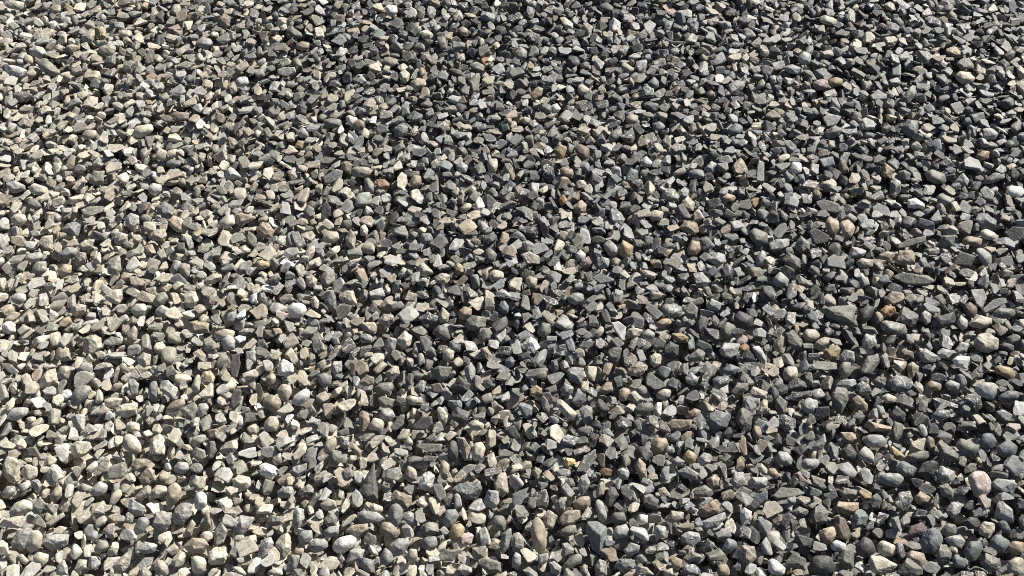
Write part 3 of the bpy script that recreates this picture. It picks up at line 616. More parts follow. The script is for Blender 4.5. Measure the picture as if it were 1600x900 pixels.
270,480 310,455 430,465 435,510 370,520 290,510|greytan|s|pale khaki flat slab
30,350 85,290 100,340 85,410 45,390|tan|a|olive tan upright stone
110,280 160,260 220,330 220,395 170,400 120,330|greytan|a|large dull purplish wedge stone
290,340 350,305 405,310 405,345 330,390 285,385|tan|r|olive tan long pebble
400,740 395,660 430,615 500,620 505,700 455,790|greytan|a|large tall greenish grey block|the tall greenish block
110,620 160,560 240,565 245,625 180,650 115,645|dgrey|a|dark rounded cap stone
105,670 180,655 275,640 275,680 200,705 120,700|dgrey|a|flat dark crusty slab
205,720 250,685 310,700 315,760 260,788 210,760|lgrey|r|pale grey smooth ball stone
295,745 385,738 388,800 330,820 295,800|slate|s|blue black square slate tile|the blue black tile
425,610 450,575 540,568 555,600 490,628|lgrey|a|white grey bar stone
545,640 590,580 635,610 650,655 590,665|green|a|mossy green angular stone|the mossy green stone
525,690 565,668 620,720 625,770 560,745|tan|a|tan beige three faced stone
710,680 750,660 805,685 790,715 740,722|cream|r|yellow white smooth pebble
650,585 690,552 740,560 735,615 680,628|greytan|a|rounded grey rough stone
870,480 900,460 945,490 930,545 900,568 875,530|tan|a|brown cream little block
780,450 870,455 860,500 820,535 780,510|otan|a|peach tan jagged stone
815,410 850,375 905,400 912,440 850,445 815,430|brown|a|brown stone with smooth face
945,400 980,375 1065,430 1050,470 970,470 945,440|lgrey|a|light grey lump with flat top
1055,400 1090,375 1150,390 1150,430 1100,442 1060,425|lgrey|a|pale chunky stone
1165,390 1210,335 1262,350 1240,400 1190,418|lgrey|a|boxy grey stone with pale roof
985,610 1020,578 1085,600 1080,640 1000,645|tan|r|olive yellow oval pebble
1105,600 1140,575 1200,600 1190,640 1130,640|lgrey|r|round grey stone with lit top
1025,685 1080,690 1190,730 1190,750 1110,735|greytan|s|thin tilted slab with lit edge
1220,700 1250,662 1330,680 1340,740 1300,778 1240,750|dgrey|a|dark speckled lump
1435,680 1500,640 1570,645 1565,690 1500,715 1440,705|bgrey|r|blue grey rounded oblong
1425,770 1480,765 1565,810 1560,835 1490,830|lgrey|s|pale flat topped slab stone
605,850 650,835 780,870 780,898 630,898|otan|a|crumbly peach pink stone|the crumbly peach stone
760,790 800,735 862,790 850,835 790,830|dgrey|a|dark grey plate stone
1020,800 1060,760 1130,760 1140,800 1080,835|green|r|dark green oval stone
55,830 100,790 170,820 175,870 120,895 70,875|greytan|a|rough grey rounded block
1175,890 1220,830 1300,830 1305,880 1240,898|dgrey|a|dark ridged stone like bark
#0 675
765,40 800,10 850,35 885,80 885,130 830,140 770,100|cream|r|large smooth cream boulder|the large cream boulder
435,105 490,55 560,60 580,100 540,145 490,158 440,130|cream|a|large bright faceted cream stone
20,200 45,150 110,165 130,250 125,320 60,322 15,290|cream|a|large cream block with cracks|the cracked cream block
290,270 320,215 360,200 400,285 350,350 305,330|cream|a|tall yellowish cream stone
1035,440 1050,350 1100,315 1135,350 1120,420 1060,478|tan|r|tall tan speckled bean stone|the tan bean stone
1212,440 1225,385 1270,372 1295,400 1295,460 1250,490 1220,480|white|r|smooth white egg pebble|the white egg pebble
815,210 850,165 920,170 970,205 965,225 880,255 825,240|tan|a|golden brown long stone|the golden brown stone
865,290 920,220 970,240 978,300 930,335 885,325|tan|a|tan kite shaped block
935,380 980,330 1040,340 1048,375 990,415 940,410|cream|r|pale cream flat rounded stone
1075,540 1090,480 1140,440 1205,450 1200,520 1140,585 1085,575|lgrey|a|large grey rugged stone|the rugged grey stone
835,600 865,540 920,530 935,570 895,630 840,640|bgrey|r|blue grey smooth egg stone
640,610 680,575 720,570 720,675 680,660|pink|a|pinkish quartz like stone with rusty spots|the pinkish quartz stone
65,700 110,620 190,598 205,620 170,700 120,745 70,735|lgrey|a|large flat grey stone
158,680 185,625 240,612 268,650 255,725 190,755 160,725|cream|r|yellow cream smooth pebble|the yellow cream pebble
265,660 350,635 435,640 420,700 320,750 270,720|lgrey|a|wide light grey stone
205,780 240,748 305,765 300,810 260,848 215,825|cream|r|pale cream domed pebble
0,550 60,550 165,520 165,580 110,605 0,595|cream|a|long cream slab at the photo edge
195,480 250,402 295,450 250,500 205,515|pgreen|a|pale green upright chip|the pale green chip
55,510 90,450 150,420 205,440 200,490 130,530 70,530|cream|r|large yellowish long stone
700,880 730,820 800,750 825,760 810,840 760,890|cream|a|glowing yellow cream shell stone|the yellow shell stone
955,850 980,800 1020,798 1055,850 1050,898 990,898|cream|r|smooth grey cream dome stone
1195,800 1215,772 1280,790 1292,840 1270,890 1210,890|cream|r|yellowish cream barrel pebble
1145,720 1200,660 1270,670 1308,710 1270,755 1180,765|tan|a|ribbed walnut like stone|the walnut stone
1250,650 1275,620 1330,620 1330,665 1290,695 1255,680|cream|r|cream rounded pebble like a bun
1300,760 1330,720 1410,715 1430,760 1400,820 1310,835|cream|a|large pale chunky stone with flat top
1335,700 1350,610 1380,560 1425,620 1400,690 1340,720|greytan|a|large upright grey shard
1475,560 1500,518 1590,530 1560,600 1510,645 1475,620|lgrey|a|large mottled stone with dark spots
1445,300 1480,268 1560,280 1572,320 1530,360 1480,375|cream|a|bright cream three sided stone
1370,110 1410,70 1470,50 1490,90 1440,130 1385,135|beige|a|pale ridged stone with a raised crest
1295,120 1305,60 1345,55 1355,120 1330,170 1300,170|slate|a|dark blue black upright stone
1085,225 1110,185 1170,190 1185,230 1150,262 1095,255|lgrey|r|round grey stone with pale ring|the ringed grey stone
1200,145 1220,95 1280,115 1290,160 1240,185|greytan|a|speckled brownish angular chunk
1200,300 1240,275 1290,290 1280,350 1240,375 1205,340|beige|a|rough beige chunk
560,380 620,308 675,335 650,385 590,402|lgrey|r|pale smooth pebble with pointed end
480,340 520,320 580,345 570,380 510,390|greytan|r|dull grey speckled stone
130,240 170,200 235,215 238,280 200,315 150,280|beige|a|grey beige stone with rounded back
10,385 40,335 95,335 100,380 60,418 15,410|greytan|r|dusty beige egg stone
310,400 345,350 390,340 390,400 350,440 315,430|tan|r|tan smooth half dome
640,250 690,215 780,185 800,230 740,300 650,300|greytan|a|large dark streaked stone
580,260 660,150 685,170 670,220 620,278|beige|s|long beige blade leaning over
285,570 400,500 408,530 320,588|cream|s|cream long thin wedge
800,430 840,420 910,470 890,525 840,510|lgrey|a|grey pale faceted wedge
670,530 700,512 780,525 790,560 710,565|beige|s|flat beige bar stone
950,580 975,490 1075,500 1060,590 1000,620|lgrey|a|pale grey broken block
585,740 620,675 675,680 680,720 620,765|greytan|r|grey olive smooth stone
665,760 700,690 745,685 720,745 690,780|cream|a|cream upright block
845,730 900,685 985,700 960,750 900,765|lgrey|a|large whitish grey sharp stone
850,845 900,790 960,780 950,830 900,860|lgrey|s|flat grey triangular slab
1150,620 1200,545 1225,570 1195,630 1140,660|tan|a|brown tan sloping stone
1275,540 1285,480 1310,490 1320,600 1290,610|tan|r|narrow upright brown tan stone
840,410 900,340 948,335 935,395 880,430|beige|a|rough sandy wedge
350,898 365,830 400,795 425,850 425,898|lgrey|a|tall grey cone stone
545,860 560,775 600,775 632,820 600,860|lgrey|a|grey cube with a beige back
465,860 490,795 545,800 540,850 490,880|cream|a|cream sandy block
1480,840 1450,845 1490,898 1540,898 1510,850|cream|r|smooth round cream stone at the edge
#400 675
18,210 60,190 120,215 130,270 95,305 40,270|white|a|large chalk white stone|the chalk white stone
130,380 160,345 238,338 240,395 200,415 135,415|bgrey|a|dark grey box stone with pale top|the grey box stone
842,400 870,362 975,400 975,450 940,490 850,440|tan|a|large two toned beige block|the two toned block
820,540 840,460 890,445 920,490 910,560 880,595 830,570|bgrey|r|standing blue grey and white oval|the standing blue oval
628,520 660,490 740,500 800,545 760,572 660,570|lgrey|r|long smooth grey white pebble
770,600 790,560 840,565 900,630 885,665 830,670 775,630|tan|r|smooth tan capsule pebble|the tan capsule
475,720 510,665 590,645 630,665 600,720 540,762 485,750|white|r|large white grey smooth pebble|the large white grey pebble
830,710 880,665 950,660 965,690 920,760 860,780|lgrey|r|large pale triangular smooth stone
775,790 805,725 850,760 858,800 820,835 780,820|bgrey|r|small slate blue droplet pebble
120,700 150,645 200,630 222,670 210,750 175,790 135,750|cream|a|large peach cream cracked stone|the cracked peach stone
330,700 365,665 430,670 452,715 400,748 335,740|lgrey|r|dark edged pale grey stone
262,650 290,615 350,612 355,665 310,710 270,695|bgrey|r|blue grey rounded cube
1345,130 1365,70 1410,60 1435,100 1410,165 1360,182|cream|r|smooth cream egg standing|the standing cream egg
1195,120 1215,55 1250,52 1268,110 1255,175 1215,175|dgrey|r|dark smooth pebble with glossy top|the dark glossy pebble
1250,30 1300,30 1345,110 1330,180 1300,180|tan|a|curved brown rim stone
1150,200 1170,175 1210,210 1205,280 1175,302 1150,270|tan|r|narrow tan seed shaped pebble|the tan seed pebble
1015,320 1060,248 1118,275 1100,340 1060,370 1010,345|white|a|white quartz like ridged stone|the white ridged stone
1225,345 1270,310 1400,305 1415,345 1380,428 1330,375 1240,370|green|a|large sea green wedge stone|the sea green wedge
1485,300 1520,250 1560,255 1580,350 1560,410 1500,370|beige|a|upright pinkish stone with pale rim
1425,420 1450,360 1520,365 1520,440 1490,480 1430,450|lgrey|a|grey block on a yellow base|the grey block on yellow
1470,575 1490,520 1545,520 1565,570 1540,620 1490,610|greytan|r|round olive grey veined stone
1520,740 1535,640 1600,600 1600,720 1550,762|bgrey|a|large blue grey coarse stone
1160,560 1190,490 1245,480 1268,520 1230,590 1175,600|bgrey|r|purplish grey smooth oval|the purplish oval
1205,640 1230,580 1280,570 1305,600 1290,660 1230,698|ochre|r|olive yellow oval stone|the olive yellow oval
1250,680 1330,625 1362,650 1350,700 1290,728|pink|a|pale pink crumbly stone
1000,620 1080,560 1150,565 1150,620 1060,662 1010,655|greytan|a|wide purplish grey block
1035,690 1060,655 1130,650 1135,710 1090,745 1040,725|bgrey|r|blue grey round stone with smooth face
940,770 960,728 1005,730 1010,780 975,812 945,800|beige|r|beige egg pebble
740,190 640,370 700,300 745,300 765,420 700,430|dgrey|a|large dark jagged rock chunk|the dark jagged chunk
705,480 735,445 795,470 795,500 740,510|cream|r|smooth oval cream yellow pebble
672,460 690,435 725,445 720,480 685,485|tan|r|tiny ball like tan pebble
565,180 590,145 630,145 625,175 590,198|cream|r|small yellowish bean pebble
420,100 445,50 500,32 505,90 470,145 430,135|beige|r|large smooth grey beige pebble
455,170 475,110 530,120 545,165 510,210 470,200|greytan|r|grey beige pebble in shade
520,80 530,25 585,30 585,90 555,112|greytan|a|square olive grey block
590,100 620,80 660,115 655,155 620,140|tan|r|flat tan oval with dark rim
1000,80 1040,72 1165,75 1160,125 1100,130 1010,100|greytan|s|long dull bar stone
925,70 950,25 982,60 980,85 935,92|cream|r|light cone shaped pebble
400,450 440,412 500,430 505,480 450,495 405,475|cream|a|flat cream chip with ragged edge
225,560 235,470 300,490 305,545 260,610 230,595|lgrey|a|upright pale mottled stone
65,560 100,520 180,530 180,575 130,592 75,590|greytan|a|striped grey lump
425,545 470,500 510,545 500,580 450,592|greytan|a|five sided dark beige stone
420,620 460,590 520,585 515,640 460,662 425,650|bgrey|r|smooth cool grey lump
560,620 610,580 700,570 705,610 640,655 580,645|tan|a|tan knobbly bar
920,280 950,210 1000,240 1010,300 960,315|beige|r|beige grey blunt triangle
915,530 955,495 1000,520 1010,590 960,580|greytan|r|grey smooth pyramid pebble
260,380 330,325 362,345 355,380 290,405|greytan|a|rectangular khaki stone
1000,430 1030,410 1075,455 1050,475 1005,460|cream|r|yellow curved little pebble
1135,780 1160,735 1290,730 1290,780 1220,810 1140,805|greytan|a|long grey ridged stone|the ridged grey stone
560,820 600,725 680,735 660,790 600,822|lgrey|a|flat pale grey plate
620,800 660,780 740,800 745,885 690,870|bgrey|a|dark grey stone with white crust
190,850 220,765 275,770 275,830 230,882|greytan|a|rough grey brown standing stone
70,880 110,850 160,860 170,898 70,898|cream|r|round topped cream beige pebble
10,790 20,670 90,655 112,690 80,770 30,798|lgrey|a|large curved greyish stone
1390,830 1430,785 1535,820 1535,880 1450,888|greytan|a|large dusty olive slab
1350,770 1360,715 1440,710 1430,780 1370,805|greytan|a|knobbly grey square stone
200,260 230,215 320,195 320,240 260,285 210,285|lgrey|a|light grey elongated block
130,180 160,130 165,190 130,212 100,180|beige|r|whitish beige upright cube
#800 675
118,620 125,550 165,530 205,600 218,740 190,770 130,700|tan|r|big upright sausage shaped tan stone|the sausage shaped stone
460,620 470,565 530,555 590,600 600,700 570,790 500,730|bgrey|a|very large blue grey stone with dark bands|the banded blue grey stone
322,185 345,160 400,170 398,205 345,225|yellow|a|bright orange white nugget|the bright nugget
765,210 795,162 840,200 845,310 810,305|otan|a|tall peach wedge stone|the tall peach wedge
865,75 890,35 960,35 980,80 950,130 880,135|tan|r|round sandy topped pebble|the round sandy pebble
1070,150 1100,110 1155,145 1150,190 1115,200 1080,185|ochre|r|smooth golden tan egg pebble|the golden tan egg
1155,510 1175,470 1270,420 1300,450 1290,495 1200,535|otan|a|large peach brown block|the large peach block
1155,180 1200,128 1250,140 1240,190 1190,215|lgrey|a|light grey smooth faceted stone
995,180 1030,150 1080,185 1065,215 1000,220|lgrey|a|white topped grey block
545,240 575,222 628,240 620,275 560,270|rust|a|small brick orange stone|the brick orange stone
525,350 560,308 585,340 570,395 525,415|tan|a|rusty flecked tan upright stone
380,450 430,405 485,400 492,460 440,490 390,475|tan|r|smooth pinkish brown mound
615,540 640,500 700,500 715,550 680,573 620,565|greytan|r|olive grey smooth oval
775,545 800,512 850,520 850,570 810,580 780,570|white|r|small smooth white ball|the small white ball
630,620 650,590 715,575 735,620 710,655 640,670|lgrey|r|pinkish white smooth square stone|the pinkish white square
295,540 350,485 430,490 430,540 380,580 320,585|beige|a|large beige ridged stone
192,560 215,485 285,540 250,610 200,600|beige|a|pale beige faceted wedge
300,620 340,590 400,580 405,630 350,655 305,645|greytan|r|grey olive rolled pebble
258,455 310,405 335,440 320,490 280,502|bgrey|a|bluish cube like stone
0,390 105,345 60,450 20,470 0,450|bgrey|s|long blue grey shard|the long blue shard
520,430 560,420 595,520 590,570 550,560|lgrey|r|long grey and white upright stone
580,430 600,370 660,340 670,400 620,470 585,465|dgrey|a|big dark slate grain stone
410,380 430,280 470,258 490,320 450,400|lgrey|a|bright grey tall crag
400,240 450,150 520,105 530,160 470,245 410,250|greytan|s|long olive grey blade|the long olive blade
1365,300 1390,248 1450,250 1460,310 1410,358 1370,330|lgrey|a|big round pale stone
1390,240 1420,150 1455,170 1455,245 1420,250|tan|a|tall brown post shaped stone|the brown post stone
1420,100 1430,20 1460,40 1472,150 1440,150|tan|s|narrow upright tan slab
1530,200 1560,195 1600,235 1600,270 1560,250|cream|a|sharp cream chip
1470,300 1510,280 1600,280 1600,340 1480,355|lgrey|a|long pale grey block
1480,460 1530,390 1600,365 1600,430 1520,485|bgrey|s|large smooth grey curved slab
1425,500 1450,470 1500,500 1495,560 1450,590 1425,550|white|a|whitish upright stone
1185,560 1330,500 1340,540 1280,600 1220,610|lgrey|a|long pale coarse bar
1055,650 1100,620 1170,625 1180,680 1130,720 1060,680|lgrey|a|pale knobbly grey stone
1310,730 1345,665 1400,680 1410,720 1340,770|bgrey|r|smooth greenish grey boulder
1405,750 1435,705 1520,720 1530,780 1480,848 1420,830|beige|a|large pinkish grey granular stone|the pinkish granular stone
1065,790 1120,745 1190,750 1190,790 1100,825|greytan|a|oblong greenish grey stone
990,800 1020,780 1065,800 1060,850 1010,860|tan|r|tan round button pebble|the tan button pebble
1055,880 1080,830 1140,825 1180,870 1180,898 1060,898|bgrey|r|large blue grey domed pebble
945,870 1000,850 1010,898 950,898|cream|r|yellowish small bean
1280,898 1290,830 1340,825 1362,870 1360,898|tan|r|brown tan round topped stone
695,740 740,690 800,710 790,750 730,785|lgrey|a|grey white flat faced stone
640,850 680,790 770,790 775,840 700,885|bgrey|a|large blue grey rough block
765,898 780,830 850,850 890,898|beige|a|brown pink wedge at the bottom edge
515,850 545,795 590,810 595,898 520,898|greytan|a|green grey cut block
315,840 380,780 440,760 440,795 360,850 320,870|greytan|r|long grey lying stone
230,820 260,805 310,845 290,895 240,870|lgrey|a|light three sided stone
425,850 450,825 475,840 470,895 430,895|tan|r|tan pebble standing at the bottom
310,700 350,690 390,720 385,780 320,800|greytan|a|olive brown fractured stone
0,640 40,625 75,660 75,740 30,765 0,740|greytan|r|pale grey green rounded stone
0,800 20,750 60,780 60,830 20,855 0,850|lgrey|r|greenish pale round stone
655,240 690,222 735,250 720,300 665,290|lgrey|a|light grey speckled block
930,270 945,210 985,215 980,300 945,325|lgrey|a|upright light grey block
1035,240 1100,215 1170,260 1150,300 1080,290|lgrey|a|wide pale peaked stone
1210,300 1270,265 1300,290 1290,340 1240,355|tan|a|granular olive tan stone
1130,360 1200,330 1260,380 1230,410 1150,405|greytan|a|brownish grey peaked stone
820,440 870,398 920,430 910,485 840,480|dgrey|a|dark cupped stone
960,540 1000,490 1075,500 1070,550 1000,568|beige|a|pinkish beige layered stone
1015,590 1060,570 1145,570 1140,605 1050,620|tan|a|mottled brown stone
890,640 910,580 965,590 960,660 905,675|lgrey|a|upright striated grey brick
#1200 675
1248,280 1290,240 1360,245 1400,310 1400,360 1340,418 1290,400|pink|r|big smooth pale pink stone|the big pale pink stone
592,40 630,15 710,20 745,70 700,100 620,90|lgrey|r|large light grey rounded stone
450,0 555,0 555,40 505,72 470,50|otan|a|pale orange rounded wedge
880,120 900,60 970,35 992,70 960,120 900,145|cream|a|bright sandy cream stone|the sandy cream stone
985,60 1000,25 1040,50 1045,110 1010,125|tan|r|tan smooth shell pebble
760,110 775,85 830,125 860,155 820,180 770,150|ochre|a|dark mustard stone
1050,80 1080,45 1200,140 1190,190 1110,190 1070,140|greytan|a|very large grey angular stone|the very large angular stone
1170,80 1210,40 1320,90 1325,130 1260,150 1190,110|greytan|r|large dull layered stone
1315,60 1345,5 1400,5 1430,60 1390,108 1330,100|bgrey|r|blue green domed stone
1425,100 1500,45 1560,90 1550,140 1490,162 1430,140|bgrey|r|large blue grey rounded cube
850,170 950,130 1015,115 1010,160 930,195 860,190|greytan|r|long flat brownish lens
690,290 720,255 820,255 850,290 800,345 720,320|pgreen|r|pale green faceted oblong stone|the pale green oblong
800,230 840,180 940,240 920,280 830,280|bgrey|r|blue green smooth stone with lit top
930,240 960,190 1030,175 1062,190 1040,260 970,290|dgrey|a|dark grainy rounded stone
1060,260 1075,210 1170,255 1165,310 1120,325 1065,300|lgrey|a|large coarse grey cube
1065,340 1120,320 1165,370 1160,420 1090,400|greytan|a|grey stone with a bright sloping roof
440,380 460,345 570,370 560,410 470,430|greytan|a|flat olive cream faceted stone
420,470 440,435 570,435 565,490 520,525 440,500|otan|a|broad rough orange brown stone|the rough orange brown stone
265,530 290,470 330,450 380,500 370,560 320,585 275,570|greytan|a|large pyramid stone with brown tip|the large pyramid
320,650 340,610 420,590 428,640 380,705 330,690|otan|r|orange brown rounded stone|the orange brown lump
390,700 430,675 490,700 485,740 440,752 395,730|white|r|smooth white bean pebble|the white bean pebble
410,580 430,520 480,540 520,640 500,685 430,650|brown|a|tall brown stone with bright edge
515,550 580,480 630,540 610,590 525,610|green|a|blue green crystalline stone|the blue green crystal
255,840 290,775 380,770 425,840 400,885 270,890|dgrey|r|big smooth charcoal pebble|the big charcoal pebble
0,800 30,790 110,850 100,890 40,898 0,870|white|r|large bright white pebble by the bottom edge|the bottom white pebble
430,790 480,725 540,725 540,850 470,862|greytan|a|olive grey upright drum stone
545,720 600,655 650,680 675,750 610,790 560,770|dgrey|r|dark shell like stone with bright rim
680,700 720,678 810,720 810,765 740,780 690,750|cream|r|yellow cream potato shaped pebble|the potato shaped pebble
625,810 640,770 720,780 810,830 790,865 700,898 640,870|cream|a|wide pale curved stone|the pale curved stone
860,780 900,740 970,760 990,810 950,845 880,810|tan|r|tan and rust oval pebble
800,880 860,785 940,850 970,898 810,898|greytan|a|large grey peaked stone
945,690 980,620 1040,598 1095,650 1090,710 1040,760 970,750|bgrey|a|very large rough blue grey stone|the rough blue stone
870,640 890,590 950,565 995,590 970,640 900,665|red|a|deep red and purple grained stone|the deep red stone
1315,600 1350,558 1420,570 1420,620 1380,668 1320,640|cream|a|cream cap stone with yellow side|the cream cap stone
1410,540 1430,450 1465,430 1535,490 1535,570 1480,560|lgrey|a|large pale grey four sided stone|the pale four sided stone
1110,490 1150,435 1215,450 1200,500 1150,540|lgrey|a|light grey triangle with dark nick
1220,740 1260,680 1330,680 1345,730 1290,810 1240,800|green|r|olive brown round stone
1385,680 1430,640 1510,680 1520,730 1470,765 1400,720|bgrey|r|bluish grey smooth boulder
1490,720 1530,680 1600,690 1600,770 1520,770|tan|r|golden beige smooth stone|the golden beige stone
1490,898 1500,810 1560,780 1600,790 1600,898|cream|r|large olive cream boulder in the corner
1325,820 1360,755 1440,790 1460,855 1380,880|greytan|a|large rough grey stone
1150,800 1170,765 1240,800 1235,850 1170,850|bgrey|r|blue grey grooved pebble
1050,780 1080,710 1140,700 1150,770 1130,840 1070,830|greytan|a|brownish crusted upright stone
685,590 760,520 690,500 670,560|slate|s|dark blue black leaf slate
780,440 820,380 890,365 905,420 870,495 800,470|greytan|a|big cracked grey stone
620,450 680,380 712,430 700,480 650,495|dgrey|a|purplish dark chunk
915,410 950,370 1015,410 1000,445 930,450|tan|a|tan cube with a flat lid
1210,560 1260,530 1330,545 1325,600 1250,610|dgrey|a|ribbed dark stone
1085,610 1120,570 1180,580 1180,640 1110,655|greytan|r|grey brown striped dome
1400,310 1440,290 1540,300 1560,350 1490,380 1420,350|lgrey|a|white grey crystalline slab
1100,660 1200,640 1235,680 1210,730 1150,710|lgrey|a|light grey wedge with a sharp corner
205,200 230,165 300,165 322,200 290,235 220,230|lgrey|r|smooth grey rounded bar
50,160 65,120 120,125 155,170 140,210 70,205|lgrey|r|plain light grey cube pebble
270,100 310,70 350,10 365,60 340,110 300,122|lgrey|a|bent light grey stone
450,120 510,75 560,145 540,170 470,150|dgrey|a|dark grey spiky block
25,400 80,345 190,350 230,385 180,410 60,430|greytan|s|long grey slab with ridged side|the ridged slab
125,450 120,410 165,400 210,430 170,460|pgreen|a|yellowish green chip|the yellowish green chip
140,500 190,465 255,495 230,520 160,530|greytan|a|greenish grey pointed block
155,265 200,245 300,340 230,310 170,290|rbrown|a|pinkish grey triangular stone
0,225 40,225 72,270 50,295 0,265|otan|r|orange white wedge stone|the orange white wedge
560,380 580,345 650,380 650,430 600,440|ochre|a|olive yellow faceted stone
160,660 200,640 285,670 270,740 220,750|dgrey|a|dark stone with a rusty seam
100,830 150,760 230,790 240,820 190,855|greytan|a|rough grey stone with a yellow corner
"""

# ------------------------------------------------------------------ the stones one can tell apart, outlined from the photograph
# (outline in a 4x enlargement of one sixteenth of the photo | colour | r worn round, a broken, s slab | look | name as a landmark)
stones = []
ox = oy = 0
for line in CATALOGUE.strip().split('\n'):
    if line[0] == '#':
        ox, oy = map(int, line[1:].split()); continue
    parts = line.split('|')
    P = np.array([[float(c) for c in q.split(',')] for q in parts[0].split()]) / 4.0 + (ox, oy)
    # convex outline
    pts = sorted(map(tuple, P)); hull = []
    for seq in (pts, pts[::-1]):
        part = []
        for q in seq:
            while len(part) > 1 and (part[-1][0] - part[-2][0]) * (q[1] - part[-2][1]) - (part[-1][1] - part[-2][1]) * (q[0] - part[-2][0]) <= 0:
                part.pop()
            part.append(q)
        hull += part[:-1]
    H = np.array(hull)
    x, y = H[:, 0], H[:, 1]; x2, y2 = np.roll(x, -1), np.roll(y, -1)
    cr = x * y2 - x2 * y; A = cr.sum() / 2
    c = np.array([((x + x2) * cr).sum(), ((y + y2) * cr).sum()]) / (6 * A)
    stones.append(dict(H=H, c=c, A=abs(A), col=parts[1], kind=parts[2], look=parts[3], mark=parts[4] if len(parts) > 4 else None))
# a few were outlined twice where two enlargements meet: keep the first of each
keep = []
for s in stones:
    if all(np.hypot(*(s['c'] - k['c'])) > 0.33 * (math.sqrt(s['A']) + math.sqrt(k['A'])) for k in keep):
        keep.append(s)
stones = keep
for s in sorted(stones, key=lambda s: -s['A'] * (1.8 if s['mark'] else 1.0))[:298]:
    s['thing'] = True

def relief(x, y):
    """soft humps and dips of the raked bed"""
    return (0.0075 * sin(4.1 * x + 2.3 * y + 0.6) + 0.006 * sin(-3.2 * x + 7.3 * y + 2.1)
            + 0.0045 * sin(9.5 * x + 5.1 * y + 4.0) + 0.003 * sin(13.0 * x - 12.0 * y + 1.0))

def outlined_stone(s, idx):
    g = np.random.default_rng(1000 + idx)
    dirs = (ICO5 if s.get('thing') else ICO4)[0]
    zc = 0.0 + g.uniform(-0.002, 0.003)
    for _ in range(3):
        Cw, depth = on_level(s['c'][0], s['c'][1], zc)
        zc = relief(Cw[0], Cw[1]) + 0.001
    k = depth / FPX
    q = (s['H'] - s['c']) * k; q[:, 1] *= -1
    q2 = np.roll(q, -1, axis=0)
    e = q2 - q; ln = np.hypot(e[:, 0], e[:, 1]); ok = ln > 1e-5
    q, e, ln = q[ok], e[ok], ln[ok]
    n2 = np.stack([e[:, 1], -e[:, 0]], 1) / ln[:, None]
    h2 = (n2 * q).sum(1)
    sg = np.sign(h2); n2 *= sg[:, None]; h2 = np.abs(h2)
    minor = 2 * h2.min() + 0.5 * (np.sqrt(s['A']) * k - 2 * h2.min()) if True else 0
    kind = s['kind']
    t = minor / 2 * {'r': g.uniform(.72, .92), 'a': g.uniform(.7, .98), 's': g.uniform(.34, .48)}[kind]
    # local frame: x, y in the picture plane, z towards the eye
    zax = unit(EYE - Cw)
    upl = np.array([0, cos(PITCH), sin(PITCH)])      # world up in that frame
    N, h = [], []
    for i in range(len(n2)):
        for sgn in (1, -1):
            f = radians(g.uniform(*({'r': (25, 45), 'a': (12, 52), 's': (5, 30)}[kind]))) * sgn
            N.append((n2[i, 0] * cos(f), n2[i, 1] * cos(f), sin(f))); h.append(h2[i] * cos(f))
    def add(v, d):
        N.append(tuple(unit(np.array(v, float)))); h.append(d)
    j = g.uniform(-.28, .28, 3)
    add(np.array([0, 0, .75]) + upl * .45 + j, t * (0.95 if kind != 'a' else g.uniform(.72, .98)))
    add((0.1, 0, -1), t)
    if kind == 'a':
        for _ in range(g.integers(1, 4)):
            a = g.uniform(0, 2 * pi); add((cos(a) * .8, sin(a) * .8, g.uniform(.5, 1.1)), t * g.uniform(.78, 1.1))
    if kind == 'r':
        for a in np.arange(6) * pi / 3 + g.uniform(0, 1):
            add((cos(a), sin(a), 1.0), max(t, 0.0) * g.uniform(1.12, 1.3))
    N = np.array(N); h = np.maximum(np.array(h), 0.0008)
    p = {'r': g.uniform(8, 13), 'a': g.uniform(18, 44), 's': g.uniform(26, 48)}[kind]
    r = from_planes(dirs, N, h, p)
    L0 = math.sqrt(s['A']) * k
    r = roughen(dirs, r, {'r': .036, 'a': .075, 's': .06}[kind], g)
    v = dirs * r[:, None]
    # bring the silhouette back to the outline's extent
    for ax in (0, 1):
        lo, hi = v[:, ax].min(), v[:, ax].max(); a, b = q[:, ax].min(), q[:, ax].max()
        v[:, ax] = (v[:, ax] - lo) / (hi - lo) * (b - a) * 0.985 + a + (b - a) * .0075
    W = v[:, :1] * R + v[:, 1:2] * U + v[:, 2:] * zax
    d = dust_and_sunlight(*s['c'])
    col = np.array(PALETTE[s['col']]) * g.uniform(.9, 1.1)
    col = (col * (1 - .2 * d) + DUST * .2 * d) * (.82 + .18 * d)  # dust tint, then the right side's shade painted in by the last factor
    return Cw, W, col, g.random(), kind

# ------------------------------------------------------------------ the bed: stones dropped one by one on a height field
CELL = 0.002
X0, X1, Y0, Y1 = -BED_X - .05, BED_X + .05, BED_Y0 - .05, BED_Y1 + .05
NX, NY = int((X1 - X0) / CELL), int((Y1 - Y0) / CELL)
HF = np.full((NX, NY), -0.05, dtype=np.float32)
XS = X0 + (np.arange(NX) + .5) * CELL
YS = Y0 + (np.arange(NY) + .5) * CELL

def stamp_maps(W):
    """lower and upper surface of a point cloud on the grid, about its own origin"""
    i = np.floor(W[:, 0] / CELL).astype(int); j = np.floor(W[:, 1] / CELL).astype(int)
    a = int(max(abs(i).max(), abs(j).max())) + 2
    lo = np.full((2 * a, 2 * a), np.inf, np.float32); up = np.full((2 * a, 2 * a), -np.inf, np.float32)
    np.minimum.at(lo, (i + a, j + a), W[:, 2]); np.maximum.at(up, (i + a, j + a), W[:, 2])
    return lo, up, a

PROTO = []
for n, kd in ((18, 'r'), (46, 'a'), (32, 's')):
    for _ in range(n):
        PROTO.append((loose_stone(rng, kd), kd))

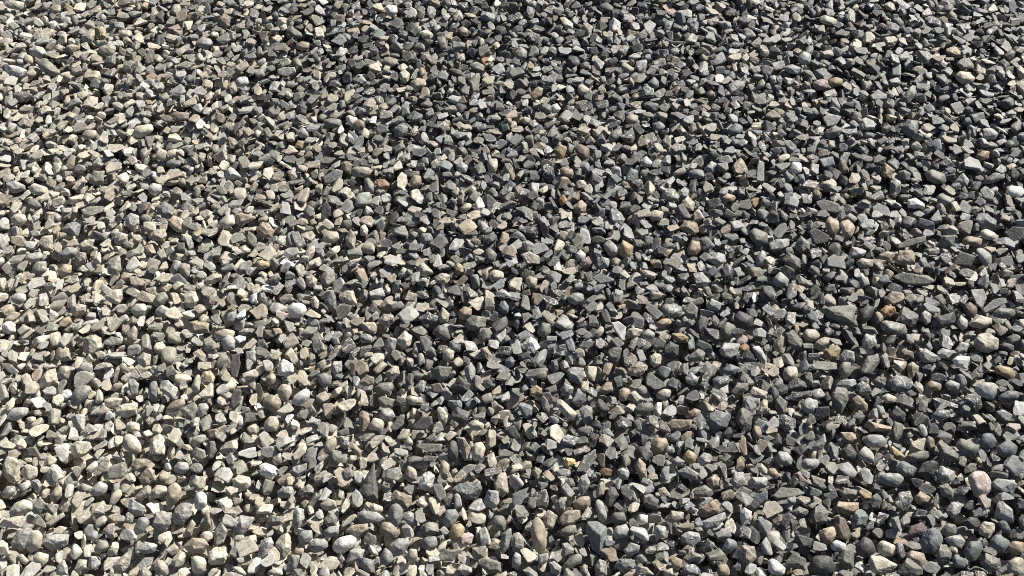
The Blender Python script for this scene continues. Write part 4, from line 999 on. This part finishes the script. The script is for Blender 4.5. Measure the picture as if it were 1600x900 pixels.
def euler_matrix(e):
    cx, cy, cz = np.cos(e); sx, sy, sz = np.sin(e)
    Rx = np.array([[1, 0, 0], [0, cx, -sx], [0, sx, cx]]); Ry = np.array([[cy, 0, sy], [0, 1, 0], [-sy, 0, cy]]); Rz = np.array([[cz, -sz, 0], [sz, cz, 0], [0, 0, 1]])
    return Rz @ Ry @ Rx

VAR = []
for _ in range(1500):
    pi_ = int(rng.integers(len(PROTO))); v, kd = PROTO[pi_]
    L = float(np.clip(rng.lognormal(math.log(0.0254), 0.28), 0.012, 0.036))
    mid = L * rng.uniform(.54, .92)
    sh = mid * (rng.uniform(.55, .9) if kd == 'r' else rng.uniform(.5, .95) if kd == 'a' else rng.uniform(.2, .4))
    scl = np.array([L, mid, sh]) / 2
    tilt = abs(rng.normal(0, radians(32))) if rng.random() < .52 else rng.uniform(radians(35), radians(88))
    e = np.array([tilt * rng.choice([-1, 1]) * rng.uniform(.3, 1), tilt * .6 * rng.uniform(-1, 1), rng.uniform(0, 2 * pi)])
    W = (v * scl) @ euler_matrix(e).T
    lo, up, a = stamp_maps(W)
    inside = np.isfinite(lo)
    VAR.append(dict(p=pi_, s=scl, e=e, lo=lo, up=up, a=a, ins=inside, top=float(W[:, 2].max()), L=L, n=int(inside.sum()), rad=float(np.hypot(W[:, 0], W[:, 1]).max())))
BYSIZE = sorted(range(len(VAR)), key=lambda i: VAR[i]['n'])

def bed_x(y):                                   # half width of the bed
    return BED_X - 0.03

PLACED = []
keepout = np.zeros((900, 1600), bool)

def drop(var, x, y, sink):
    i = int((x - X0) / CELL) - var['a']; j = int((y - Y0) / CELL) - var['a']
    n = 2 * var['a']
    if i < 0 or j < 0 or i + n > NX or j + n > NY: return None
    patch = HF[i:i + n, j:j + n]
    gap = patch - var['lo']                      # -inf outside
    z = float(gap.max()) - sink
    return z, i, j, n

def blocked(x, y, z, rad):
    for dx, dy in ((0, 0), (.6, 0), (-.6, 0), (0, .6), (0, -.6)):
        px, py = to_photo(np.array([x + dx * rad, y + dy * rad, z]))
        if 0 <= px < 1600 and 0 <= py < 900 and keepout[int(py), int(px)]: return True
    return False

def fill(count, tries, limit, pool, sink, check, target=None):
    done = 0
    for _ in range(count):
        best = None
        for _ in range(tries):
            y = rng.uniform(Y0 + .08, Y1 - .08); bx = bed_x(y)
            x = rng.uniform(-bx, bx)
            rel = relief(x, y)
            if target is not None:
                ii, jj = int((x - X0) / CELL), int((y - Y0) / CELL)
                if HF[ii, jj] > target + (rel if target > -0.04 else 0): continue
            v = VAR[pool[int(rng.integers(len(pool)))]]
            d = drop(v, x, y, sink)
            if d is None: continue
            z = d[0]; top = z + v['top']
            if top > limit + rel + rng.normal(0, .0025): continue
            if check and z > rel - 0.012 and blocked(x, y, z + v['top'] * .5, v['rad']): continue
            score = top - rel - v['n'] * 2.0e-5
            if best is None or score < best[0]: best = (score, v, x, y, d)
        if best is None: continue
        _, v, x, y, (z, i, j, n) = best
        up = v['up'] + z
        HF[i:i + n, j:j + n] = np.maximum(HF[i:i + n, j:j + n], up)
        x = X0 + (i + v['a']) * CELL; y = Y0 + (j + v['a']) * CELL
        PLACED.append((v, x, y, z)); done += 1
    return done

import time
T0 = time.time()
allv = BYSIZE; big = BYSIZE[350:]; small = BYSIZE[:600]; tiny = BYSIZE[:250]
n0 = fill(26000, 4, -0.009, allv, .001, False, -0.0499)      # the lowest stones hide the ground
n1 = fill(16000, 3, -0.013, allv, .001, False)
print('bare cells', (HF[200:-200] <= -0.0499).mean())
# the outlined stones
parts = []
GROUP = 'stones and pebbles of the gravel bed'
for idx, s in enumerate(stones):
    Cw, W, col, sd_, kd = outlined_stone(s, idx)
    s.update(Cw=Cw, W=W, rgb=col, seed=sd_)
    A = W + Cw
    i = ((A[:, 0] - X0) / CELL).astype(int); j = ((A[:, 1] - Y0) / CELL).astype(int)
    ok = (i >= 0) & (j >= 0) & (i < NX) & (j < NY)
    np.maximum.at(HF, (i[ok], j[ok]), A[ok, 2].astype(np.float32))
    # its outline, drawn in a little, may not be covered
    Hh = (s['H'] - s['c']) * .86 + s['c']
    x0, y0 = np.maximum(np.floor(Hh.min(0)).astype(int), 0); x1, y1 = np.ceil(Hh.max(0)).astype(int)
    yy, xx = np.mgrid[y0:min(y1, 900), x0:min(x1, 1600)]
    ins = np.ones(xx.shape, bool)
    for q in range(len(Hh)):
        a, b = Hh[q], Hh[(q + 1) % len(Hh)]
        ins &= ((b[0] - a[0]) * (yy - a[1]) - (b[1] - a[1]) * (xx - a[0])) >= 0
    keepout[y0:min(y1, 900), x0:min(x1, 1600)] |= ins
n2 = fill(25000, 5, 0.0080, big, .0006, True, -0.005)
n3 = fill(22000, 6, 0.0075, allv, .0006, True, -0.009)
n4 = fill(12000, 8, 0.003, small, .0005, True, -0.013)
print('STONES', len(stones), 'placed', n0, n1, n2, n3, n4, 'time', round(time.time() - T0, 1), 'mean level', HF[300:1400, 100:800].mean())

# ------------------------------------------------------------------ labels that single each stone out
marks = [s for s in stones if s['mark']]
def nearest(s):
    return sorted(((np.hypot(*(m['c'] - s['c'])), m) for m in marks if m is not s), key=lambda p: p[0])
seen = set()
for s in stones:
    if not s.get('thing'): continue
    near = nearest(s)
    d0, m0 = near[0]; v0 = m0['c'] - s['c']
    tail = None
    if d0 < 62:
        w = 'beside' if abs(v0[0]) > abs(v0[1]) else ('above' if v0[1] > 0 else 'below')
        tail = w + ' ' + m0['mark']
        if w != 'beside': tail = 'close ' + tail
    else:
        for d1, m1 in near[1:5]:
            v1 = m1['c'] - s['c']
            if (v0 @ v1) / (d0 * d1) < -0.45 and d1 < 2.2 * d0 + 40:
                tail = 'between ' + m0['mark'] + ' and ' + m1['mark']; break
        if tail is None or len((s['look'] + ' ' + tail).split()) > 16:
            w = 'near' if abs(v0[0]) > abs(v0[1]) else ('a little above' if v0[1] > 0 else 'a little below')
            tail = w + ' ' + m0['mark']
    lab = s['look'] + ', ' + tail
    if len(lab.split()) > 16: lab = s['look'] + ', near ' + m0['mark']
    assert lab not in seen, lab
    seen.add(lab)
    s['label'] = lab

# ------------------------------------------------------------------ build them
for s in stones:
    s['rock'] = s['W'] + s['seed'] * 3.0
    if not s.get('thing'): continue
    nm, cat = (('pebble', 'pebble') if s['kind'] == 'r' else ('slate_flake', 'slate flake') if s['kind'] == 's' else ('gravel_stone', 'stone'))
    n = len(s['W'])
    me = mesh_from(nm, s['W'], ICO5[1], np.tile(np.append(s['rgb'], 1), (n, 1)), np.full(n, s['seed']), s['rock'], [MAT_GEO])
    me.shade_smooth() if s['kind'] == 'r' else me.shade_flat()
    o = bpy.data.objects.new(nm, me); o.location = s['Cw']
    o['label'] = s['label']; o['category'] = cat; o['group'] = GROUP
    COL.objects.link(o)

# ------------------------------------------------------------------ everything else: one gravel object
vv, ff, cc, ss, rr, pid, mi, smooth = [], [], [], [], [], [], [], []
base = 0
for k, (v, kd) in enumerate(PROTO):
    n = len(v)
    vv.append(v); ff.append(ICO4[1] + base); cc.append(np.ones((n, 4))); ss.append(np.zeros(n)); rr.append(v * 0.0115)
    pid.append(np.full(n, k)); mi.append(np.zeros(len(ICO4[1]), int)); smooth.append(np.full(len(ICO4[1]), kd == 'r')); base += n
for s in stones:
    if s.get('thing'): continue
    n = len(s['W'])
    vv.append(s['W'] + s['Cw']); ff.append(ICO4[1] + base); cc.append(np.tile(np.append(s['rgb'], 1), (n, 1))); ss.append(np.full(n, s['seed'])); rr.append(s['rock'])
    pid.append(np.full(n, -1)); mi.append(np.ones(len(ICO4[1]), int)); smooth.append(np.full(len(ICO4[1]), s['kind'] == 'r')); base += n

NAMES = ['white', 'cream', 'beige', 'tan', 'greytan', 'lgrey', 'bgrey', 'dgrey', 'slate', 'green', 'pgreen', 'brown', 'rbrown', 'otan', 'ochre', 'orange', 'pink']
LEFT = np.array([.020, .17, .25, .08, .16, .19, .07, .035, .01, .00, .01, .006, .002, .006, .006, .000, .002])
RIGHT = np.array([.006, .040, .080, .045, .25, .19, .16, .12, .06, .030, .008, .009, .002, .003, .004, .0002, .001])
LEFT /= LEFT.sum(); RIGHT /= RIGHT.sum()
pts = np.zeros((len(PLACED), 3)); pc = np.ones((len(PLACED), 4)); prot = np.zeros((len(PLACED), 3)); pscl = np.zeros((len(PLACED), 3)); pv = np.zeros(len(PLACED), int)
for q, (v, x, y, z) in enumerate(PLACED):
    px, py = to_photo(np.array([x, y, z])); d = dust_and_sunlight(px, py)
    nmc = NAMES[int(rng.choice(len(NAMES), p=LEFT * d + RIGHT * (1 - d)))]
    c = np.array(PALETTE[nmc]) * rng.uniform(.70, 1.26) * (1 + rng.normal(0, .014, 3))
    c = c * (1 - .30 * d) + DUST * .30 * d
    c = c * (.76 + .24 * d)  # loose stones darken to the right: shade put into their colour
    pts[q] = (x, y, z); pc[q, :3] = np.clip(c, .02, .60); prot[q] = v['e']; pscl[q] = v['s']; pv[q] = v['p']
n = len(pts)
vv.append(pts); cc.append(pc); ss.append(rng.random(n)); rr.append(np.zeros((n, 3))); pid.append(np.full(n, -2))
V = np.vstack(vv); Fc = np.vstack(ff)
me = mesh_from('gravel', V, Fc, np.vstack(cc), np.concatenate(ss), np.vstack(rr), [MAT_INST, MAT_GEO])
me.polygons.foreach_set('material_index', np.concatenate(mi).astype(np.int32))
me.polygons.foreach_set('use_smooth', np.concatenate(smooth))
def attr(nm, tp, arr, key):
    a = me.attributes.new(nm, tp, 'POINT'); a.data.foreach_set(key, np.ascontiguousarray(arr).ravel())
full = lambda A: np.vstack([np.zeros((len(V) - n, 3)), A]).astype(np.float32)
attr('pid', 'INT', np.concatenate(pid).astype(np.int32), 'value')
attr('which', 'INT', np.append(np.zeros(len(V) - n), pv).astype(np.int32), 'value')
attr('turn', 'FLOAT_VECTOR', full(prot), 'vector')
attr('size', 'FLOAT_VECTOR', full(pscl), 'vector')
gravel = bpy.data.objects.new('gravel', me)
gravel['kind'] = 'stuff'
gravel['label'] = 'bed of mixed grey, beige and slate gravel filling the whole photo between the larger stones'
gravel['category'] = 'gravel'
COL.objects.link(gravel)

ng = bpy.data.node_groups.new('scatter_gravel', 'GeometryNodeTree')
ng.interface.new_socket('Geometry', in_out='INPUT', socket_type='NodeSocketGeometry')
ng.interface.new_socket('Geometry', in_out='OUTPUT', socket_type='NodeSocketGeometry')
N_ = ng.nodes.new; LK = ng.links.new
gi, go = N_('NodeGroupInput'), N_('NodeGroupOutput')
def named(nm, tp):
    a = N_('GeometryNodeInputNamedAttribute'); a.data_type = tp; a.inputs['Name'].default_value = nm
    return a.outputs['Attribute']
def cmp(op, val):
    c = N_('FunctionNodeCompare'); c.data_type = 'INT'; c.operation = op
    a, b = [i for i in c.inputs if i.type == 'INT'][:2]
    LK(named('pid', 'INT'), a); b.default_value = val
    return c.outputs[0]
def sel(op, val):
    sp = N_('GeometryNodeSeparateGeometry'); sp.domain = 'POINT'
    LK(gi.outputs[0], sp.inputs['Geometry']); LK(cmp(op, val), sp.inputs['Selection'])
    return sp.outputs['Selection']
protos = N_('GeometryNodeSplitToInstances'); protos.domain = 'POINT'
LK(sel('GREATER_EQUAL', 0), protos.inputs['Geometry']); LK(named('pid', 'INT'), protos.inputs['Group ID'])
iop = N_('GeometryNodeInstanceOnPoints')
LK(sel('EQUAL', -2), iop.inputs['Points']); LK(protos.outputs['Instances'], iop.inputs['Instance'])
iop.inputs['Pick Instance'].default_value = True
LK(named('which', 'INT'), iop.inputs['Instance Index'])
er = N_('FunctionNodeEulerToRotation'); LK(named('turn', 'FLOAT_VECTOR'), er.inputs[0]); LK(er.outputs[0], iop.inputs['Rotation'])
LK(named('size', 'FLOAT_VECTOR'), iop.inputs['Scale'])
jn = N_('GeometryNodeJoinGeometry')
LK(sel('EQUAL', -1), jn.inputs[0]); LK(iop.outputs[0], jn.inputs[0]); LK(jn.outputs[0], go.inputs[0])
md = gravel.modifiers.new('scatter', 'NODES'); md.node_group = ng
print('built', round(time.time() - T0, 1))
